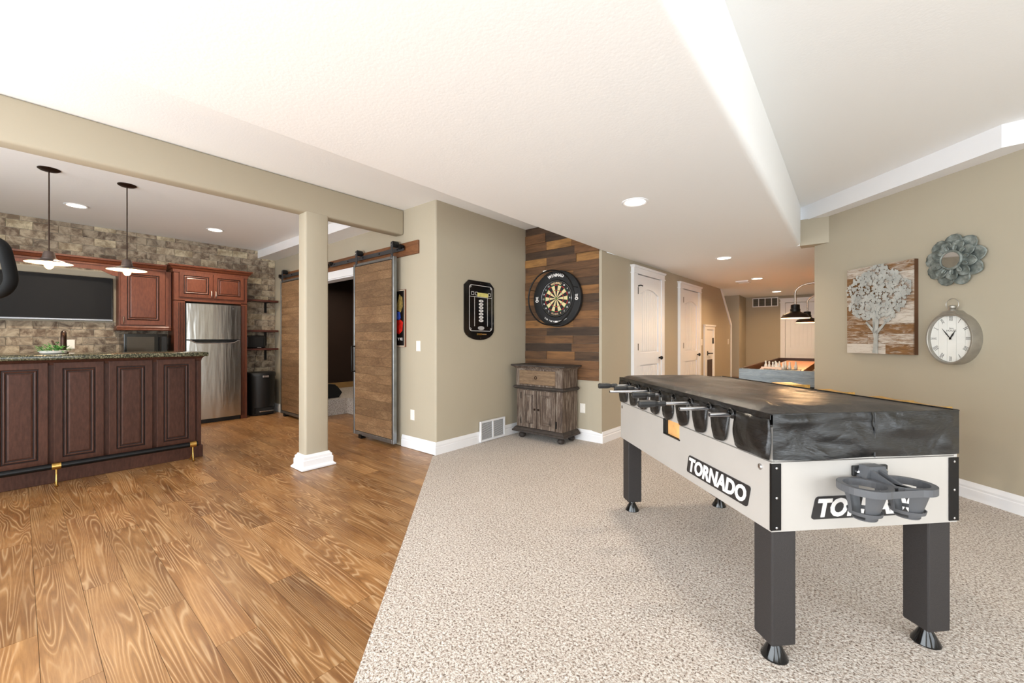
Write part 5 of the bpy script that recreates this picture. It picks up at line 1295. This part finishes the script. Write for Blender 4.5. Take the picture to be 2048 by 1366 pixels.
for (lx, ly, lab) in ((-.605, 7.16, 'nearer dark gooseneck lamp over the shuffleboard table'), (-.59, 9.1, 'farther dark gooseneck lamp over the shuffleboard table')):
    t_ = thing('gooseneck_lamp', lab, 'wall lamp', (-.02, ly, 1.5), group='gooseneck lamps')
    z0 = 1.53
    obj('shade', B().lathe([(.178, z0), (.178, z0 + .004), (.15, z0 + .05), (.145, z0 + .055), (.07, z0 + .085), (.05, z0 + .105), (.04, z0 + .108)], (lx, ly, 0), 32, open_=True), shade_m, t_, smooth=30)
    obj('shade_lining', B().lathe([(.177, z0 - .001), (.148, z0 + .048), (.06, z0 + .083)], (lx, ly, 0), 32, open_=True), 'lamp_white', t_, smooth=True)
    obj('rim_band', B().lathe([(.176, z0 - .004), (.180, z0 - .004), (.180, z0 + .003), (.176, z0 + .003), (.176, z0 - .004)], (lx, ly, 0), 32, open_=True), 'lamp_white', t_)
    obj('socket_neck', B().lathe([(.062, z0 + .09), (.062, z0 + .13), (.056, z0 + .135), (.055, z0 + .19), (.045, z0 + .195), (.02, z0 + .2)], (lx, ly, 0), 20), 'black_metal', t_, smooth=30)
    pts = [(lx, ly, z0 + .19), (lx, ly, z0 + .36)] + [(lx + .2 - .2 * math.cos(R(a)), ly, z0 + .36 + .13 * math.sin(R(a))) for a in range(15, 91, 15)] + [(-.02, ly, z0 + .50)]
    obj('gooseneck_arm', B().tube(pts, .014, 10), arm_m, t_, smooth=True)
    obj('wall_plate', B().cyl((-.045, ly, z0 + .5), (-.02, ly, z0 + .5), .06, n=20), shade_m, t_)
    obj('bulb', B().sphere((lx, ly, z0 + .05), .035), bulb, t_, smooth=True)
    light_child(t_, 'gooseneck_light', 'POINT', (lx, ly, z0 - .02), 13, (1, .6, .28), .05)

# ------------------------------------------------------------------ exercise machine whose handle enters at the left edge
ex = thing('exercise_machine', 'black padded handlebar of an exercise machine at the left edge', 'exercise machine', (-3.15, -.75, 0))
hpth = [(-3.10, -.60, 1.22), (-3.06, -.35, 1.52), (-3.0, -.15, 1.675), (-2.945, -.1, 1.668), (-2.897, -.06, 1.648), (-2.872, -.042, 1.62), (-2.862, -.034, 1.58), (-2.854, -.026, 1.53), (-2.850, -.022, 1.485), (-2.860, -.032, 1.448), (-2.892, -.056, 1.424), (-2.95, -.1, 1.41), (-3.03, -.2, 1.39), (-3.10, -.45, 1.25), (-3.11, -.60, 1.15)]
def spline(P, m=4):
    P = [Vector(p) for p in P]; out_ = []
    for i in range(len(P) - 1):
        p0, p1, p2, p3 = P[max(i - 1, 0)], P[i], P[i + 1], P[min(i + 2, len(P) - 1)]
        for k_ in range(m):
            t_ = k_ / m; out_.append(.5 * ((2 * p1) + (p2 - p0) * t_ + (2 * p0 - 5 * p1 + 4 * p2 - p3) * t_ * t_ + (3 * p1 - p0 - 3 * p2 + p3) * t_ ** 3))
    return out_ + [P[-1]]
obj('handlebar', B().tube(spline(hpth), .0225, 14), plain('foam_grip', '#070707', .75, bump=(300, .2), spec=.2), ex, smooth=True)
obj('mast', B().cyl((-3.15, -.75, .08), (-3.10, -.6, 1.3), .035, n=16), 'black_metal', ex, smooth=True)
obj('base', B().box(-3.35, -2.95, -1.6, -.5, -.004, .1, bev=.02), 'black', ex)
obj('console', B().box(-3.25, -2.98, -.68, -.62, 1.28, 1.5, bev=.015), 'black', ex)
for zz in (1.023, .993): obj('adjust_knob', B().sphere((-2.905, -.068, zz), .015, u=12, v=8), 'chrome', ex, smooth=True)
obj('adjust_arm', B().tube([(-3.12, -.66, 1.0), (-3.0, -.3, 1.0), (-2.91, -.075, 1.01)], .012, 8), 'black_metal', ex, smooth=True)
